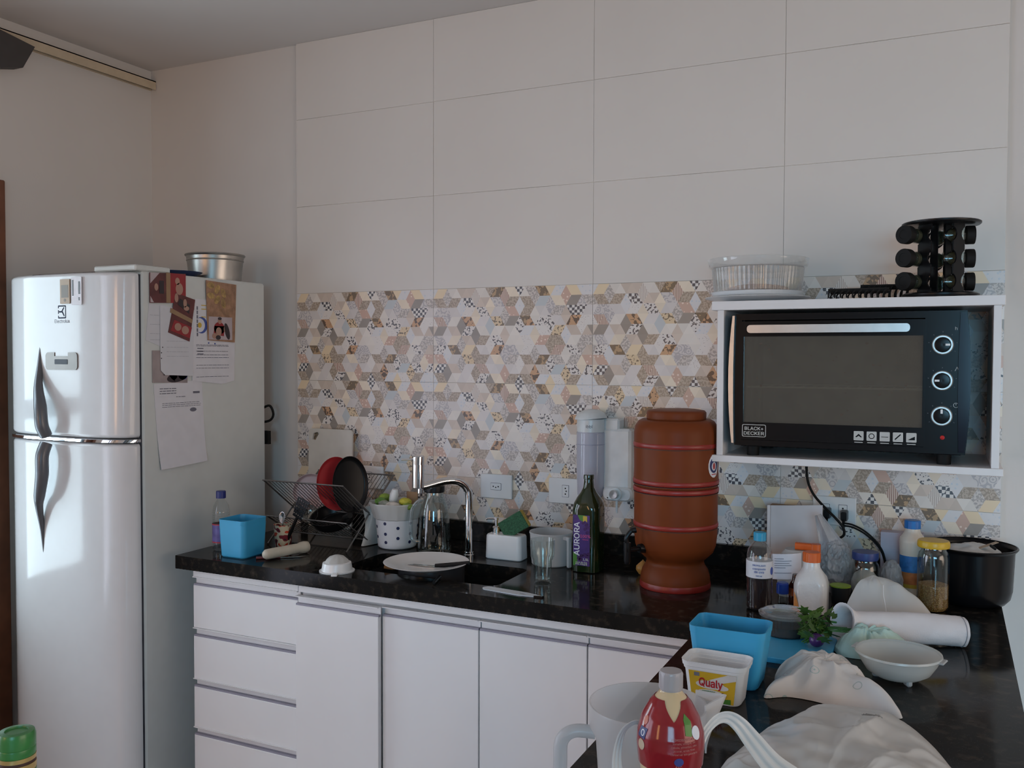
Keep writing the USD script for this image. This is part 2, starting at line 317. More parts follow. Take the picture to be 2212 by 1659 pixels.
for k, o in _o.items():
    _n['e' + k] = ('math', {'math_type': 'compare', 'value2': float(k), 'value3': 0.3}); _n['u' + k] = ('math', {'math_type': 'multiply'})
    _l += [('pat.fac', f'e{k}.value1'), (f'e{k}.value', f'u{k}.value1'), (o, f'u{k}.value2')]
    if last:
        _n['z' + k] = ('math', {'math_type': 'add'}); _l += [(last, f'z{k}.value1'), (f'u{k}.value', f'z{k}.value2')]; last = f'z{k}.value'
    else: last = f'u{k}.value'
_l.append((last, 'mx.fac'))
M_decor = usdkit.material(stage, '/World/Looks/patchwork_print', _n, _l, surface='p.BSDF')
def decor(x0, x1, z0, z1, turned, y):
    V, T, I, PT, SH = [], [], [], [], []
    g = .0006; x0, x1, z0, z1 = x0 + g, x1 - g, z0 + g, z1 - g
    def quad(a, b, c, d):
        V.extend([a, b, c, a, c, d]); T.extend([W(165, 158, 150)] * 6); I.extend([(0, 0, 0)] * 6); PT.extend([0] * 6); SH.extend([(0, 0, 0)] * 6)
    A = [(x0, z0), (x1, z0), (x1, z1), (x0, z1)]
    for i in range(4):
        (a, b), (c, d) = A[i], A[(i + 1) % 4]; quad((a, y, b), (a, .011, b), (c, .011, d), (c, y, d))
    for r in range(10):
        for j in range(33):
            apex_up = (j % 2 == 1) == (r % 2 == 0)
            zt, zb = z1 - (z1 - z0) * r / 10, z1 - (z1 - z0) * (r + 1) / 10
            P = [(j - 1, zb), (j + 1, zb), (j, zt)] if apex_up else [(j, zb), (j + 1, zt), (j - 1, zt)]
            P = [(x0 + (x1 - x0) * min(max(a, 0), 32) / 32, b) for a, b in P]
            if turned: P = [(x0 + x1 - a, z0 + z1 - b) for a, b in P]
            t, ink, pt = PAL[PRINT[r][j]]
            h = hash((r, j)) % 97 / 97.0 if PRINT[r][j] in 'wgncd' else .5
            t = tuple(np.array(t) * (0.93 + .14 * h))
            V.extend((a, y, b) for a, b in P); T.extend([t] * 3); I.extend([ink or t] * 3); PT.extend([pt] * 3)
            SH.extend([((r * 7 + j * 3) % 11 * .013, 0, (j * 5 + r) % 13 * .011)] * 3)
    p = part(wb, 'decor_tile', (np.array(V), np.arange(len(V)).reshape(-1, 3)), M_decor, False, tint=T, ink=I, pat=PT, shift=SH)
for r, (z0, z1) in enumerate(((1.4713, 1.8), (1.1426, 1.4713), (.8139, 1.1426))):
    for c in range(4): decor(TX[c], TX[c + 1], z0, z1, (r == 1 and c >= 2), rng.uniform(-.0006, .0006))

d1 = thing('door_1', 'brown glazed wooden door in its frame on the left wall', 'door', kind='structure')
for q in ((-1.52, -1.40, .01, 2.10), (-.88, -.76, .01, 2.10), (-1.40, -.88, 1.98, 2.10), (-1.40, -.88, .01, .75), (-1.40, -.88, 1.33, 1.40)): part(d1, 'door_rail', box(XL - .05, XL - .015, q[0], q[1], q[2], q[3], .003), M_wood)
for q in ((.75, 1.33), (1.40, 1.98)): part(d1, 'door_pane', box(XL - .036, XL - .032, -1.40, -.88, q[0], q[1]), clear('window_pane', (.95, .97, .97), 1.5, .01), False)
for q in ((-.76, -.665, 0, 2.175), (-1.615, -1.52, 0, 2.175), (-1.52, -.76, 2.10, 2.175)): part(d1, 'door_frame', box(XL - .12, XL + .028, q[0], q[1], q[2], q[3], .004), M_wood)
tr = thing('trim_1', 'cream curtain track under the ceiling along the left wall', 'trim', kind='structure')
M_cream = mat('cream_metal', (0.62, 0.52, 0.38), 0.4)
part(tr, 'track', cat_([box(XL, XL + .004, -2.2, .01, 2.664, 2.700), box(XL, XL + .030, -2.2, .01, 2.696, 2.700), box(XL + .027, XL + .030, -2.2, .01, 2.664, 2.700)]), M_cream, False)
part(tr, 'slot', box(XL + .004, XL + .027, -2.2, .01, 2.672, 2.696), M_blackm, False)
single('wall_box', 'dark grey slanted box high on the left wall below the curtain track', 'wall box', facing(prism([(-.72, 2.55), (-.608, 2.579), (-.560, 2.666), (-.72, 2.69)], .05), '+x'), mat('dark_grey_box', (0.06, 0.055, 0.055), 0.6), loc=(XL, 0, 0))

# ------------------------------------------------------------------ worktop, sink, base cabinets
ZT = .925; SX0, SX1, SY0, SY1 = -.600, -.078, -.545, -.315
ct = thing('worktop', 'L-shaped polished black granite worktop with low upstand', 'worktop')
ctop = Polygon([(-1.175, 0), (1.18, 0), (1.18, -2.25), (.5252, -2.25), (.5252, -.645), (-1.175, -.645)]).difference(Polygon(rrect((SX1 - SX0) / 2, (SY1 - SY0) / 2, .03) + np.array([(SX0 + SX1) / 2, (SY0 + SY1) / 2])))
part(ct, 'slab', mv(prism(ctop, .042), 0, 0, ZT - .042), M_granite, False)
keys(stage.GetPrimAtPath(single('trim_2', 'low black granite upstand along the foot of the tiled wall', 'trim', box(-1.175, 1.18, -.02, -.0008, ZT, .992, .001), M_granite, smooth=False)), kind='structure')
sk = thing('sink', 'stainless steel sink basin set in the black worktop', 'sink', ((SX0 + SX1) / 2, (SY0 + SY1) / 2, ZT - .042))
hx, hy = (SX1 - SX0) / 2 + .004, (SY1 - SY0) / 2 + .004
part(sk, 'basin', tub([(-.17, hx - .02, hy - .02, .03), (-.16, hx, hy, .035), (0, hx, hy, .035)], .003), M_steel)
part(sk, 'drain', mv(lathe([(0, 0), (.03, 0), (.03, .003), (.012, .004), (0, .002)], 20), .05, 0, -.168), M_chrome)

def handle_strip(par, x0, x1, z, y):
    part(par, 'handle_shade_band', box(x0, x1, y + .002, y + .0135, z - .0005, z + .0055), M_shade_band, False)  # thin strip coloured as the shadow band above the front panel
    part(par, 'handle_profile', cat_([box(x0, x1, y + .0135, y + .016, z, z + .026), box(x0, x1, y - .004, y + .016, z + .026, z + .0285), box(x0, x1, y + .001, y + .016, z - .001, z)]), M_white, False)
dc = thing('drawer_cabinet', 'white base cabinet with a column of drawers beside the refrigerator', 'cabinet')
part(dc, 'body', box(-1.128, -.706, -.598, -.012, 0.06, .8825), M_white, False)
part(dc, 'top_rail', box(-1.126, -.706, -.618, -.60, .856, .8825), M_white, False)
for zt, zb in ((.8274, .6927), (.6627, .526), (.499, .365), (.342, .208), (.185, .07)):
    d = part(dc, 'drawer', box(-1.126, -.707, -.618, -.6005, zb, zt, .001), M_white, False)
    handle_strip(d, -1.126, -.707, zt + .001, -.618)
bc = thing('sink_cabinet', 'long white base cabinet with doors under the sink', 'cabinet')
part(bc, 'body', cat_([box(-.704, -.62, -.598, -.012, .06, .8825), box(-.058, .52, -.598, -.012, .06, .8825), box(-.62, -.058, -.598, -.012, .06, .69), box(-.62, -.058, -.598, -.56, .69, .8825)]), M_white, False)
part(bc, 'top_rail', box(-.704, .52, -.618, -.60, .856, .8825), M_white, False)
for k, (x0, x1) in enumerate(((-.703, -.408), (-.404, -.094), (-.090, .2205), (.2245, .52))):
    y = -.634 if k == 0 else -.618
    d = part(bc, 'door', box(x0, x1, y, y + .0165, .07, .8185, .001), M_white, False)
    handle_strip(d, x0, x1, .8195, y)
pc = thing('peninsula_cabinet', 'white base cabinet under the arm of the worktop nearest the viewer', 'cabinet')
part(pc, 'body', box(.565, 1.15, -2.2, -.66, .06, .8825), M_white, False)
part(pc, 'plinth', box(.60, 1.12, -2.15, -.70, 0, .06), M_blackm, False)
part(bc, 'plinth', box(-.704, .52, -.55, -.02, 0, .06), M_blackm, False)
part(dc, 'plinth', box(-1.12, -.706, -.55, -.02, 0, .06), M_blackm, False)
# ------------------------------------------------------------------ refrigerator
M_fr = mat('glossy_white_enamel', (0.66, 0.67, 0.69), 0.12, var=0.01, spec=.42)
M_frs = mat('fridge_side_enamel', (0.66, 0.68, 0.66), 0.45, var=0.02, bump=0.05, bscale=400)
M_gask = mat('dark_gasket', (0.03, 0.035, 0.05), 0.6)
FX0, FX1, FC = -1.838, -1.27, -1.554
def fsec(inset, n=30):
    """outline of the bowed door, seen from above"""
    u = np.linspace(-1, 1, n); hw = (FX1 - FX0) / 2 - inset
    front = [(FC + hw * math.copysign(abs(a) ** .92, a), -.712 + inset - .062 * (1 - abs(a) ** 3.2) ** .62) for a in u]
    return np.array([(FC - hw, -.695)] + front + [(FC + hw, -.695)])
def fdoor(z0, z1):
    secs = [(z0, .006), (z0 + .006, .0015), (z0 + .012, 0), (z1 - .012, 0), (z1 - .006, .0015), (z1, .006)]
    return rings([np.column_stack([fsec(i), np.full(32, z)]) for z, i in secs])
fr = thing('refrigerator', 'tall white two-door refrigerator with notes and photos on its side', 'refrigerator')
part(fr, 'body', box(FX0 + .004, FX1, -.682, -.105, .05, 1.833, .006), M_frs)
part(fr, 'gasket', box(FX0 + .012, FX1 - .006, -.695, -.682, .10, 1.822), M_gask, False)
part(fr, 'freezer_door', fdoor(1.302, 1.826), M_fr, 50)
part(fr, 'refrigerator_door', fdoor(.10, 1.284), M_fr, 50)
part(fr, 'chrome_strip', rings([np.column_stack([fsec(i), np.full(32, z)]) for z, i in ((1.286, .004), (1.288, -.003), (1.297, -.003), (1.300, .004))]), M_chrome, 50, label='thin chrome strip between the two doors')
M_hand = mat('satin_grey_handle', (0.13, 0.135, 0.15), 0.35, 0.5)
def hbar(pts, r):
    m = tube(spline(pts, 6), np.interp(np.linspace(0, 1, (len(pts) - 1) * 6 + 1), np.linspace(0, 1, len(r)), r), 10); return m
part(fr, 'freezer_handle', hbar([(-1.632, -.768, 1.60), (-1.630, -.776, 1.53), (-1.612, -.795, 1.46), (-1.582, -.812, 1.40), (-1.572, -.815, 1.34), (-1.572, -.80, 1.305)], [.004, .008, .014, .0195, .020, .019]), M_hand, 60, label='grey curved pull handle')
part(fr, 'refrigerator_handle', hbar([(-1.572, -.80, 1.28), (-1.572, -.815, 1.24), (-1.574, -.815, 1.18), (-1.594, -.81, 1.11), (-1.616, -.795, 1.07), (-1.627, -.776, .99), (-1.628, -.768, .90)], [.019, .020, .020, .017, .012, .007, .004]), M_hand, 60, label='grey curved pull handle')
part(fr, 'hinge_cover', box(-1.46, -1.272, -.705, -.56, 1.8335, 1.852, .004), M_frs)
em = part(fr, 'emblem', mv(facing(prism(Polygon(rrect(.074, .028, .012)).difference(sbox(-.032, .016, .032, .03)), .004)), -1.527, -.7725, 1.545), mat('emblem_chrome', (.16, .14, .13), .35, .6), label='chrome badge with a notched upper edge')
part(em, 'display', mv(facing(prism(rrect(.03, .008, .003), .001)), -1.527, -.7765, 1.543), M_gask)
M_logo = mat('logo_blue_grey', (0.05, 0.06, 0.09), 0.8, spec=.05)
lg = Polygon(rrect(.0185, .021, .002)).difference(Polygon(rrect(.0145, .017, .002))).difference(sbox(-.02, .006, -.01, .012)).difference(sbox(-.02, -.012, -.01, -.006))
lg = lg.union(Polygon([(-.014, -.002), (.0, -.002), (.011, .013), (.008, .016), (-.003, .003), (-.014, .003)])).union(Polygon([(-.002, 0), (.003, .003), (.012, -.012), (.009, -.015)]))
part(fr, 'logo', mv(facing(prism(lg, .0006)), -1.523, -.7735, 1.703), M_logo)
part(fr, 'lettering', mv(facing(text('Electrolux', .011, .0006)), -1.523, -.7735, 1.668), M_logo, False)
part(fr, 'foot', box(FX0 + .02, FX1 - .02, -.66, -.13, 0, .05), M_blackm, False)
part(fr, 'power_cord', tube(spline([(-1.30, -.1, 1.36), (-1.268, -.085, 1.375), (-1.258, -.075, 1.345), (-1.268, -.08, 1.32), (-1.30, -.1, 1.31)]), .005, 6), M_blackm)
for z, q in ((1.28, .05), (.60, .35)): part(fr, 'rear_grille', box(-1.29, -1.262, -.10, -.085, z - q, z), M_blackm, False)

# things held on the refrigerator
def note(name, label, pts, dx, m, curl=.0, group=None, cat='note'):
    """a sheet on the refrigerator's side; pts: (y, z) corners"""
    p = np.array(pts, float); c = p.mean(0)
    me = dense(prism(p - c, .0007), .05); v = me.vertices
    if curl: v[:, 2] += curl * np.clip(-v[:, 1] / .1, 0, 2) ** 2
    return single(name, label, cat, facing(me, '+x'), m, loc=(FX1 + dx, c[0], c[1]), group=group, smooth=False), c, FX1 + dx
def deco(p, polys, m, name='printing', z=.0009, lab=None):
    """flat print on the sheet p: polygons in its own (y, z)"""
    ms = [facing(mv(prism(q, .0003), 0, 0, z), '+x') for q in polys]
    if len(ms) > 7: part(p, name, cat_(ms), m, False, label=lab, kind='stuff')
    else:
        for q in ms: part(p, name, q, m, False, label=lab)
def lines(rows, y0, y1, h=.002, seed=0):
    r = np.random.default_rng(seed); out = []
    for z in rows:
        y = y0
        while y < y1 - .004:
            w = r.uniform(.006, .022); out.append(sbox(y, z, min(y + w, y1), z + h)); y += w + .0025
    return out
M_maroon = mat('photo_maroon', (0.12, 0.03, 0.03), 0.3, var=.25, scale=30); M_crim = mat('photo_crimson', (0.30, 0.02, 0.025), 0.3)
M_skin = mat('photo_flesh', (0.42, 0.24, 0.18), 0.35); M_tan = mat('photo_tan', (0.32, 0.20, 0.11), 0.4); M_dk = mat('photo_dark', (0.03, 0.02, 0.025), 0.35)
M_pinkw = mat('photo_pale', (0.50, 0.42, 0.44), 0.35); M_fadep = mat('faint_print', (0.42, 0.42, 0.47), .8); M_gold = mat('photo_gold', (0.42, 0.27, 0.10), .4, var=.5, scale=60); M_bluep = mat('print_blue', (0.06, 0.10, 0.35), .5); M_yelp = mat('print_yellow', (0.62, 0.42, 0.06), .5)
ell = lambda x, y, a, b=None, r=0: Polygon([(x + a * math.cos(t) * math.cos(r) - (b or a) * math.sin(t) * math.sin(r), y + a * math.cos(t) * math.sin(r) + (b or a) * math.sin(t) * math.cos(r)) for t in np.linspace(0, 2 * np.pi, 18)[:-1]])
M_sheet = mat('white_sheet', (0.66, 0.66, 0.70), .85, var=.02)
s, c, _ = note('paper_sheet', 'large faint white sheet behind the others, near the refrigerator door', [(-.67, 1.613), (-.58, 1.584), (-.583, 1.728), (-.655, 1.731)], .0006, M_sheet)
deco(s, lines([-.05, -.03, .0, .03], -.03, .03, .0012, 5), M_fadep)
s, c, _ = note('photograph', 'lowest photograph, half hidden under the ring-bound page', [(-.645, 1.476), (-.495, 1.472), (-.495, 1.58), (-.645, 1.58)], .0016, mat('photo_greyish', (0.36, 0.30, 0.30), .35, var=.2, scale=12), group=None, cat='photograph')
deco(s, [ell(.03, -.035, .045, .016, .15)], M_dk); deco(s, [ell(.055, -.03, .02, .014)], M_bluep); deco(s, [Polygon([(-.02, .05), (-.005, -.03), (.02, -.05), (.0, .05)])], M_maroon); deco(s, [ell(.015, -.033, .014, .01)], M_skin)
s, c, _ = note('bill_sheet', 'long white printed bill hanging lowest on the side of the refrigerator', [(-.618, 1.191), (-.413, 1.200), (-.429, 1.481), (-.64, 1.471)], .0009, M_paper, curl=.004)
deco(s, lines([.118, .110, .102], -.09, -.02, .0025, 1) + lines([.07, .064, .058], -.08, .09, .0014, 2) + lines([.09], -.02, .02, .002, 3) + [sbox(.055, .10, .085, .107)] + lines([-.118], -.05, .08, .002, 4) + [ell(.055, .045, .015, .007)], M_ink)
s, c, _ = note('insurance_sheet', 'white printed letter with a blue and yellow emblem, under the tall calendar', [(-.474, 1.479), (-.332, 1.463), (-.272, 1.474), (-.268, 1.62), (-.29, 1.756), (-.46, 1.757)], .0020, M_paper)
o = np.array([c[0], c[1]]); Q = lambda y, z, a, b: sbox(y - o[0], z - o[1], y + a - o[0], z + b - o[1])
deco(s, lines([1.600 - o[1], 1.596 - o[1], 1.578 - o[1], 1.566 - o[1], 1.556 - o[1], 1.53 - o[1], 1.52 - o[1], 1.49 - o[1]], -.455 - o[0], -.30 - o[0], .0016, 6) + [Q(-.45, z, .028, .003) for z in (1.587, 1.577, 1.568)] + [Q(-.452, 1.63 + .015 * k, .006, .012) for k in range(7)], M_ink)
arc = Point(-.43 - o[0], 1.668 - o[1]).buffer(.028).difference(Point(-.438 - o[0], 1.668 - o[1]).buffer(.024)); deco(s, [arc] + [Q(-.40, 1.605, .006, .005), Q(-.37, 1.603, .006, .005)], M_bluep, 'emblem'); deco(s, [ell(-.438 - o[0], 1.668 - o[1], .009), Q(-.43, 1.735, .022, .003), Q(-.43, 1.722, .022, .003), Q(-.43, 1.695, .02, .003)], M_yelp, 'emblem')
s, c, _ = note('notebook_page', 'ring-bound notebook page with faint handwriting, under the tilted photograph', [(-.595, 1.500), (-.474, 1.495), (-.461, 1.718), (-.612, 1.726), (-.612, 1.515)], .0028, M_sheet, curl=.003)
deco(s, [ell(-.052 - .006 * math.sin(k), .0 - .018 * k, .002) for k in range(6)], M_dk, 'ring_hole'); deco(s, lines([.02, .0, -.015, -.03, -.05], -.035, .06, .0011, 8), M_fadep)
s, c, _ = note('photograph', 'red double photograph at the top front corner of the refrigerator side', [(-.655, 1.733), (-.502, 1.740), (-.501, 1.838), (-.655, 1.830)], .0036, M_maroon, cat='photograph')
deco(s, [Polygon([(-.074, .045), (-.035, .047), (-.074, .01)]), Polygon([(-.074, -.03), (-.074, -.05), (-.06, -.05)])], M_pinkw); deco(s, [sbox(-.008, -.048, .010, .05)], M_tan); deco(s, [sbox(.010, -.048, .0765, .05)], M_crim)
deco(s, [sbox(-.037, -.02, -.018, .022)], M_dk, z=.0012); deco(s, [ell(-.05, .0, .008, .012), ell(.04, .025, .010, .012), ell(.048, -.0, .016, .02), ell(.035, -.03, .008, .015)], M_skin, z=.0014)
s, c, _ = note('photograph', 'tilted red double photograph overlapping the notebook page', [(-.58, 1.640), (-.487, 1.611), (-.46, 1.753), (-.547, 1.772)], .0044, M_maroon, cat='photograph')
deco(s, [Polygon([(-.053, .012), (.043, -.022), (.046, -.008), (-.05, .027)])], M_tan); deco(s, [Polygon([(-.035, -.012), (.042, -.035), (.032, -.072), (-.052, -.048)])], M_crim)
deco(s, [Polygon([(-.02, .04), (.03, .01), (.034, .04), (-.01, .06)])], M_dk, z=.0012); deco(s, [ell(.012, .045, .008, .014), ell(.018, .028, .012, .008), ell(-.02, -.035, .015, .013), ell(.012, -.045, .016, .014)], M_skin, z=.0014)
s, c, _ = note('calendar', 'tall photo calendar with a family portrait below the months', [(-.404, 1.617), (-.272, 1.611), (-.262, 1.818), (-.411, 1.824)], .0050, mat('calendar_tan', (0.36, 0.20, 0.12), .4, var=.3, scale=40), cat='calendar')
deco(s, [ell(-.05 + .03 * (k % 3), .09 - .012 * k, .018, .011, k) for k in range(6)], M_gold)
for i in range(2):
    for k in range(3): deco(s, lines([.075 - .033 * k - .005 * q for q in range(4)], -.012 + .035 * i, .018 + .035 * i, .0016, 20 + k + 3 * i), M_tan, z=.0013)
deco(s, [sbox(-.062, -.098, .052, -.018)], M_pinkw, z=.0012)
deco(s, [ell(-.012, -.058, .026, .022), Polygon([(-.035, -.05), (.012, -.05), (.01, -.085), (-.04, -.08)])], M_crim, z=.0016); deco(s, [ell(-.010, -.032, .009, .011), ell(-.015, -.07, .014, .016), ell(.018, -.06, .009, .012), ell(-.035, -.085, .012, .01)], M_skin, z=.0020)
deco(s, [ell(-.010, -.024, .009, .005), ell(.026, -.068, .011, .03, .3), ell(-.018, -.09, .012, .008)], M_dk, z=.0024)
for nm, lab, x, z, w, h, m, d in (('magnet', 'brown picture magnet at the top of the freezer door', -1.503, 1.768, .044, .078, M_tan, 1), ('magnet', 'white picture magnet beside the brown one on the freezer door', -1.452, 1.768, .046, .088, M_paper, 2)):
    y = -.776 if d == 1 else -.7745
    g = single(nm, lab, 'magnet', facing(prism(rrect(w / 2, h / 2, .002), .003)), m, loc=(x, y, z), smooth=False)
    for q in ([sbox(-.016, -.02, .016, .02), ell(0, -.028, .005)] if d == 1 else [sbox(-.019, -.015, -.012, .035), sbox(.010, -.01, .018, .03), sbox(.010, -.03, .016, -.02)]): part(g, 'printing', facing(mv(prism(q, .0004), 0, 0, .003)), M_dk if d == 2 else mat('photo_brown', (.12, .08, .05), .4), False)

# things on top of the refrigerator
bs = thing('cake_pan', 'round aluminium cake pan on top of the refrigerator', 'pan', (-1.408, -.215, 1.8335))
M_pan = mat('worn_aluminium', (0.50, 0.48, 0.45), 0.36, 1.0, var=.12, scale=14)
part(bs, 'pan_wall', shell([(.086, 0), (.092, .004), (.099, .07), (.1025, .094), (.1065, .096), (.108, .100), (.106, .103)], .002, 40), M_pan, 50)
part(bs, 'rim_bead', mv(lathe([(.1005, .0), (.1025, .002), (.1025, .004), (.1005, .006)], 40), 0, 0, .077), M_pan, 50)
single('cutting_board', 'thin dark board lying flat on top of the refrigerator', 'board', box(-.16, .16, -.14, .14, 0, .008, .003), mat('dark_board', (.05, .03, .025), .5), loc=(-1.66, -.52, 1.8335))
single('blue_dish', 'dark blue shallow dish behind the photographs on top of the refrigerator', 'dish', shell([(.05, 0), (.085, .018), (.09, .022)], .004, 30), mat('dark_blue_enamel', (.02, .04, .12), .35), loc=(-1.40, -.415, 1.8335))
# the bin between refrigerator and wall
bn = thing('swing_bin', 'dark blue bin with white rim and yellow top beside the refrigerator', 'bin', (-1.906, -.42, 0))
part(bn, 'bin_body', loft([(0, .03, .10, .02), (.60, .040, .12, .02)]), mat('navy_plastic', (.02, .025, .10), .4)); part(bn, 'rim', loft([(.60, .042, .125, .02), (.63, .046, .13, .02)]), M_wplast); part(bn, 'lid', loft([(.63, .040, .12, .02), (.70, .028, .10, .02)]), mat('yellow_plastic', (.55, .38, .03), .4))

# ------------------------------------------------------------------ wall niche with the oven
ni = thing('wall_shelf', 'white open box shelf on the tiled wall holding the oven', 'shelf')
part(ni, 'top_board', box(.471, 1.166, -.35, -.0012, 1.6895, 1.7135, .0012), M_white); part(ni, 'bottom_board', box(.474, 1.168, -.35, -.0012, 1.283, 1.301, .0012), M_white)
part(ni, 'side_board', box(.486, .503, -.345, -.0012, 1.301, 1.6895, .0008), M_white); part(ni, 'side_board', box(1.142, 1.159, -.345, -.0012, 1.301, 1.6895, .0008), M_white)
ov = thing('toaster_oven', 'black countertop oven inside the white wall shelf', 'oven', (.811, -.33, 1.301))
O = lambda x0, x1, z0, z1: (x0 - .811, x1 - .811, z0 - 1.301, z1 - 1.301)
def ob(x0, x1, z0, z1, y0, y1, b=.002):
    q = O(x0, x1, z0, z1); return box(q[0], q[1], y0, y1, q[2], q[3], b)
M_oblk = mat('satin_black_enamel', (.006, .006, .007), .2, spec=.2); M_cav = mat('oven_lining', (.30, .29, .26), .4, .0, var=.5, scale=16)
part(ov, 'housing', cat_([ob(.545, 1.078, 1.666, 1.676, .012, .29), ob(.545, 1.078, 1.326, 1.336, .012, .29), ob(.545, .553, 1.336, 1.666, .012, .29), ob(.996, 1.078, 1.336, 1.666, .012, .29), ob(.545, 1.078, 1.326, 1.676, .282, .29)]), M_oblk)
part(ov, 'cavity', cat_([ob(.556, .992, 1.370, 1.372, .02, .278, 0), ob(.556, .992, 1.645, 1.648, .02, .278, 0), ob(.554, .556, 1.37, 1.648, .02, .278, 0), ob(.990, .993, 1.37, 1.648, .02, .278, 0), ob(.556, .992, 1.37, 1.648, .274, .277, 0)]), M_cav, False)
rk = part(ov, 'wire_rack', cat_([tube([(.558 - .811, y, .184), (.990 - .811, y, .184)], .0026, 6) for y in (.022, .26)] + [tube([(x - .811, .04, .184), (x - .811, .26, .184)], .0014, 5) for x in np.linspace(.575, .975, 15)]), mat('bright_wire', (.75, .74, .70), .4, .0))
def ofront(x0, x1, bow, z0=1.330, z1=1.679):
    """front plate whose sides bow outwards"""
    zs = np.linspace(z0, z1, 15); t = (zs - z0) / (z1 - z0); b = bow * (1 - (2 * t - 1) ** 2)
    return Polygon([(x0 - .811 - q, z - 1.301) for z, q in zip(zs, b)] + [(x1 - .811 + q, z - 1.301) for z, q in zip(zs[::-1], b[::-1])])
fp = ofront(.533, 1.086, .010).difference(sbox(.550 - .811, 1.345 - 1.301, .994 - .811, 1.662 - 1.301))
part(ov, 'front_frame', mv(facing(prism(fp, .022)), 0, .012, 0), M_oblk)
for x0, x1, m, lab in ((.527, .540, M_alu, 'silver curved side trim'), (1.064, 1.092, mat('blue_black_gloss', (.006, .007, .016), .12, spec=.25), 'glossy blue-black curved side trim')):
    zs = np.linspace(1.336, 1.674, 13); t = (zs - 1.336) / .338; b = (.010 if x0 < .6 else .012) * (1 - (2 * t - 1) ** 2); sg = -1 if x0 < .6 else 1
    w = (x1 - x0) * (.45 + .55 * (1 - (2 * t - 1) ** 2))
    pl = [((x0 if sg < 0 else x1 - .008) - .811 + sg * q, z - 1.301) for z, q in zip(zs, b)]; pr = [(a - sg * ww, z) for (a, z), ww in zip(pl, w)]
    part(ov, 'side_trim', mv(facing(prism(Polygon(pl + pr[::-1]).buffer(0), .010)), 0, -.010, 0), m, label=lab)
dr = part(ov, 'door', mv(facing(prism(sbox(.546 - .811, .045, .996 - .811, .358).difference(sbox(.556 - .811, .091, .990 - .811, .318)), .012)), 0, -.002, 0), M_oblk)
part(dr, 'glass', ob(.556, .990, 1.392, 1.619, -.010, -.006, 0), clear('oven_glass', (.62, .60, .56), 1.7, .04, milk=.20, milkcol=(.24, .23, .19)), False)
part(dr, 'handle', cat_([mv(facing(prism(rrect(.196, .0105, .009, 6), .012)), .765 - .811, -.030, 1.638 - 1.301), ob(.59, .60, 1.634, 1.642, -.032, -.013), ob(.93, .94, 1.634, 1.642, -.032, -.013)]), M_alu)
part(dr, 'stain', facing(cat_([mv(prism(ell(r_[0], r_[1], r_[2], r_[2] * r_[3]), .0003), 0, 0, .0062) for r_ in [(rng.uniform(-.235, .16), rng.uniform(.11, .30), rng.uniform(.0010, .0045) * rng.uniform(.4, 1), rng.uniform(.6, 1)) for _ in range(80)]])), mat('brown_stain', (.10, .045, .02), .6), False)
M_silv = mat('silver_print', (.50, .50, .48), .45)
lb = facing(cat_([prism(Polygon(rrect(.031, .0165, .004)).difference(Polygon(rrect(.0292, .0148, .003))), .0005), mv(text('BLACK+', .0085, .0005, True, width=.049), 0, .0015, 0), mv(text('DECKER', .0085, .0005, True, width=.053), 0, -.0112, 0)]))
part(dr, 'brand_plate', mv(lb, .585 - .811, -.0142, 1.370 - 1.301), M_silv, False)
for k in range(5):
    ic = Polygon(rrect(.0118, .0118, .002)); x = .845 + .0305 * k - .811
    cut = [Polygon([(-.008, -.003), (0, .005), (.008, -.003), (.005, -.004), (0, 0), (-.005, -.004)]), Polygon(Point(0, 0).buffer(.007).exterior.coords).difference(Point(0, 0).buffer(.0052)), sbox(-.008, -.0015, .008, 0), cat_ and Polygon([(-.006, -.007), (.007, .006), (.005, .008), (-.008, -.005)]), Polygon([(-.008, -.006), (.008, -.006), (.008, .003), (.0, -.001)])][k]
    part(dr, 'icon', mv(facing(cat_([prism(ic.difference(cut), .0005), mv(text('xxxxx' if 0 else 'TIPO', .0035, .0005), 0, -.0175, 0) if 0 else prism(sbox(-.010, -.0175, .010, -.0155), .0005)])), x, -.0142, 1.367 - 1.301), M_silv, False)
M_knb = mat('knob_ring', (.62, .62, .60), .3, .6)
for z, a in ((1.596, 0), (1.509, 180), (1.423, 90)):
    kx, kz = 1.0335 - .811, z - 1.301
    kn = part(ov, 'knob', mv(facing(lathe([(0, 0), (.0245, 0), (.0245, .008), (.0222, .012), (.0190, .012), (.0188, .0105)], 36)), kx, -.010, kz), M_knb, 40, label='silver ringed control knob')
    part(kn, 'knob_cap', mv(facing(lathe([(.0188, .0), (.0184, .0125), (.016, .014), (0, .0135)], 30)), kx, -.010, kz), M_oblk, 40)
    part(kn, 'pointer', mv(facing(rot(mv(box(.006, .0165, -.0024, .0024, 0, .0012), 0, 0, .0145), a)), kx, -.010, kz), M_wplast, False)
    tk = [rot(mv(box(.030, .0325, -.0007, .0007, 0, .0004), 0, 0, 0), b) for b in range(-30, 211, 40)]
    part(ov, 'dial_mark', mv(facing(cat_(tk)), kx, -.0104, kz), mat('dim_print', (.12, .12, .13), .5), False)
part(ov, 'dial_symbol', mv(facing(cat_([prism(Polygon([(-.005, -.005), (0, .006), (.005, -.005), (.0035, -.005), (0, .003), (-.0035, -.005)]), .0004), mv(prism(Point(0, 0).buffer(.006).difference(Point(0, 0).buffer(.0048)).union(sbox(-.0006, 0, .0006, .004)), .0004), -.001, -.088, 0), mv(text('h', .008, .0004), -.003, .094, 0)])), 1.0335 + .032 - .811, -.0104, 1.5375 - 1.301), M_silv, False)
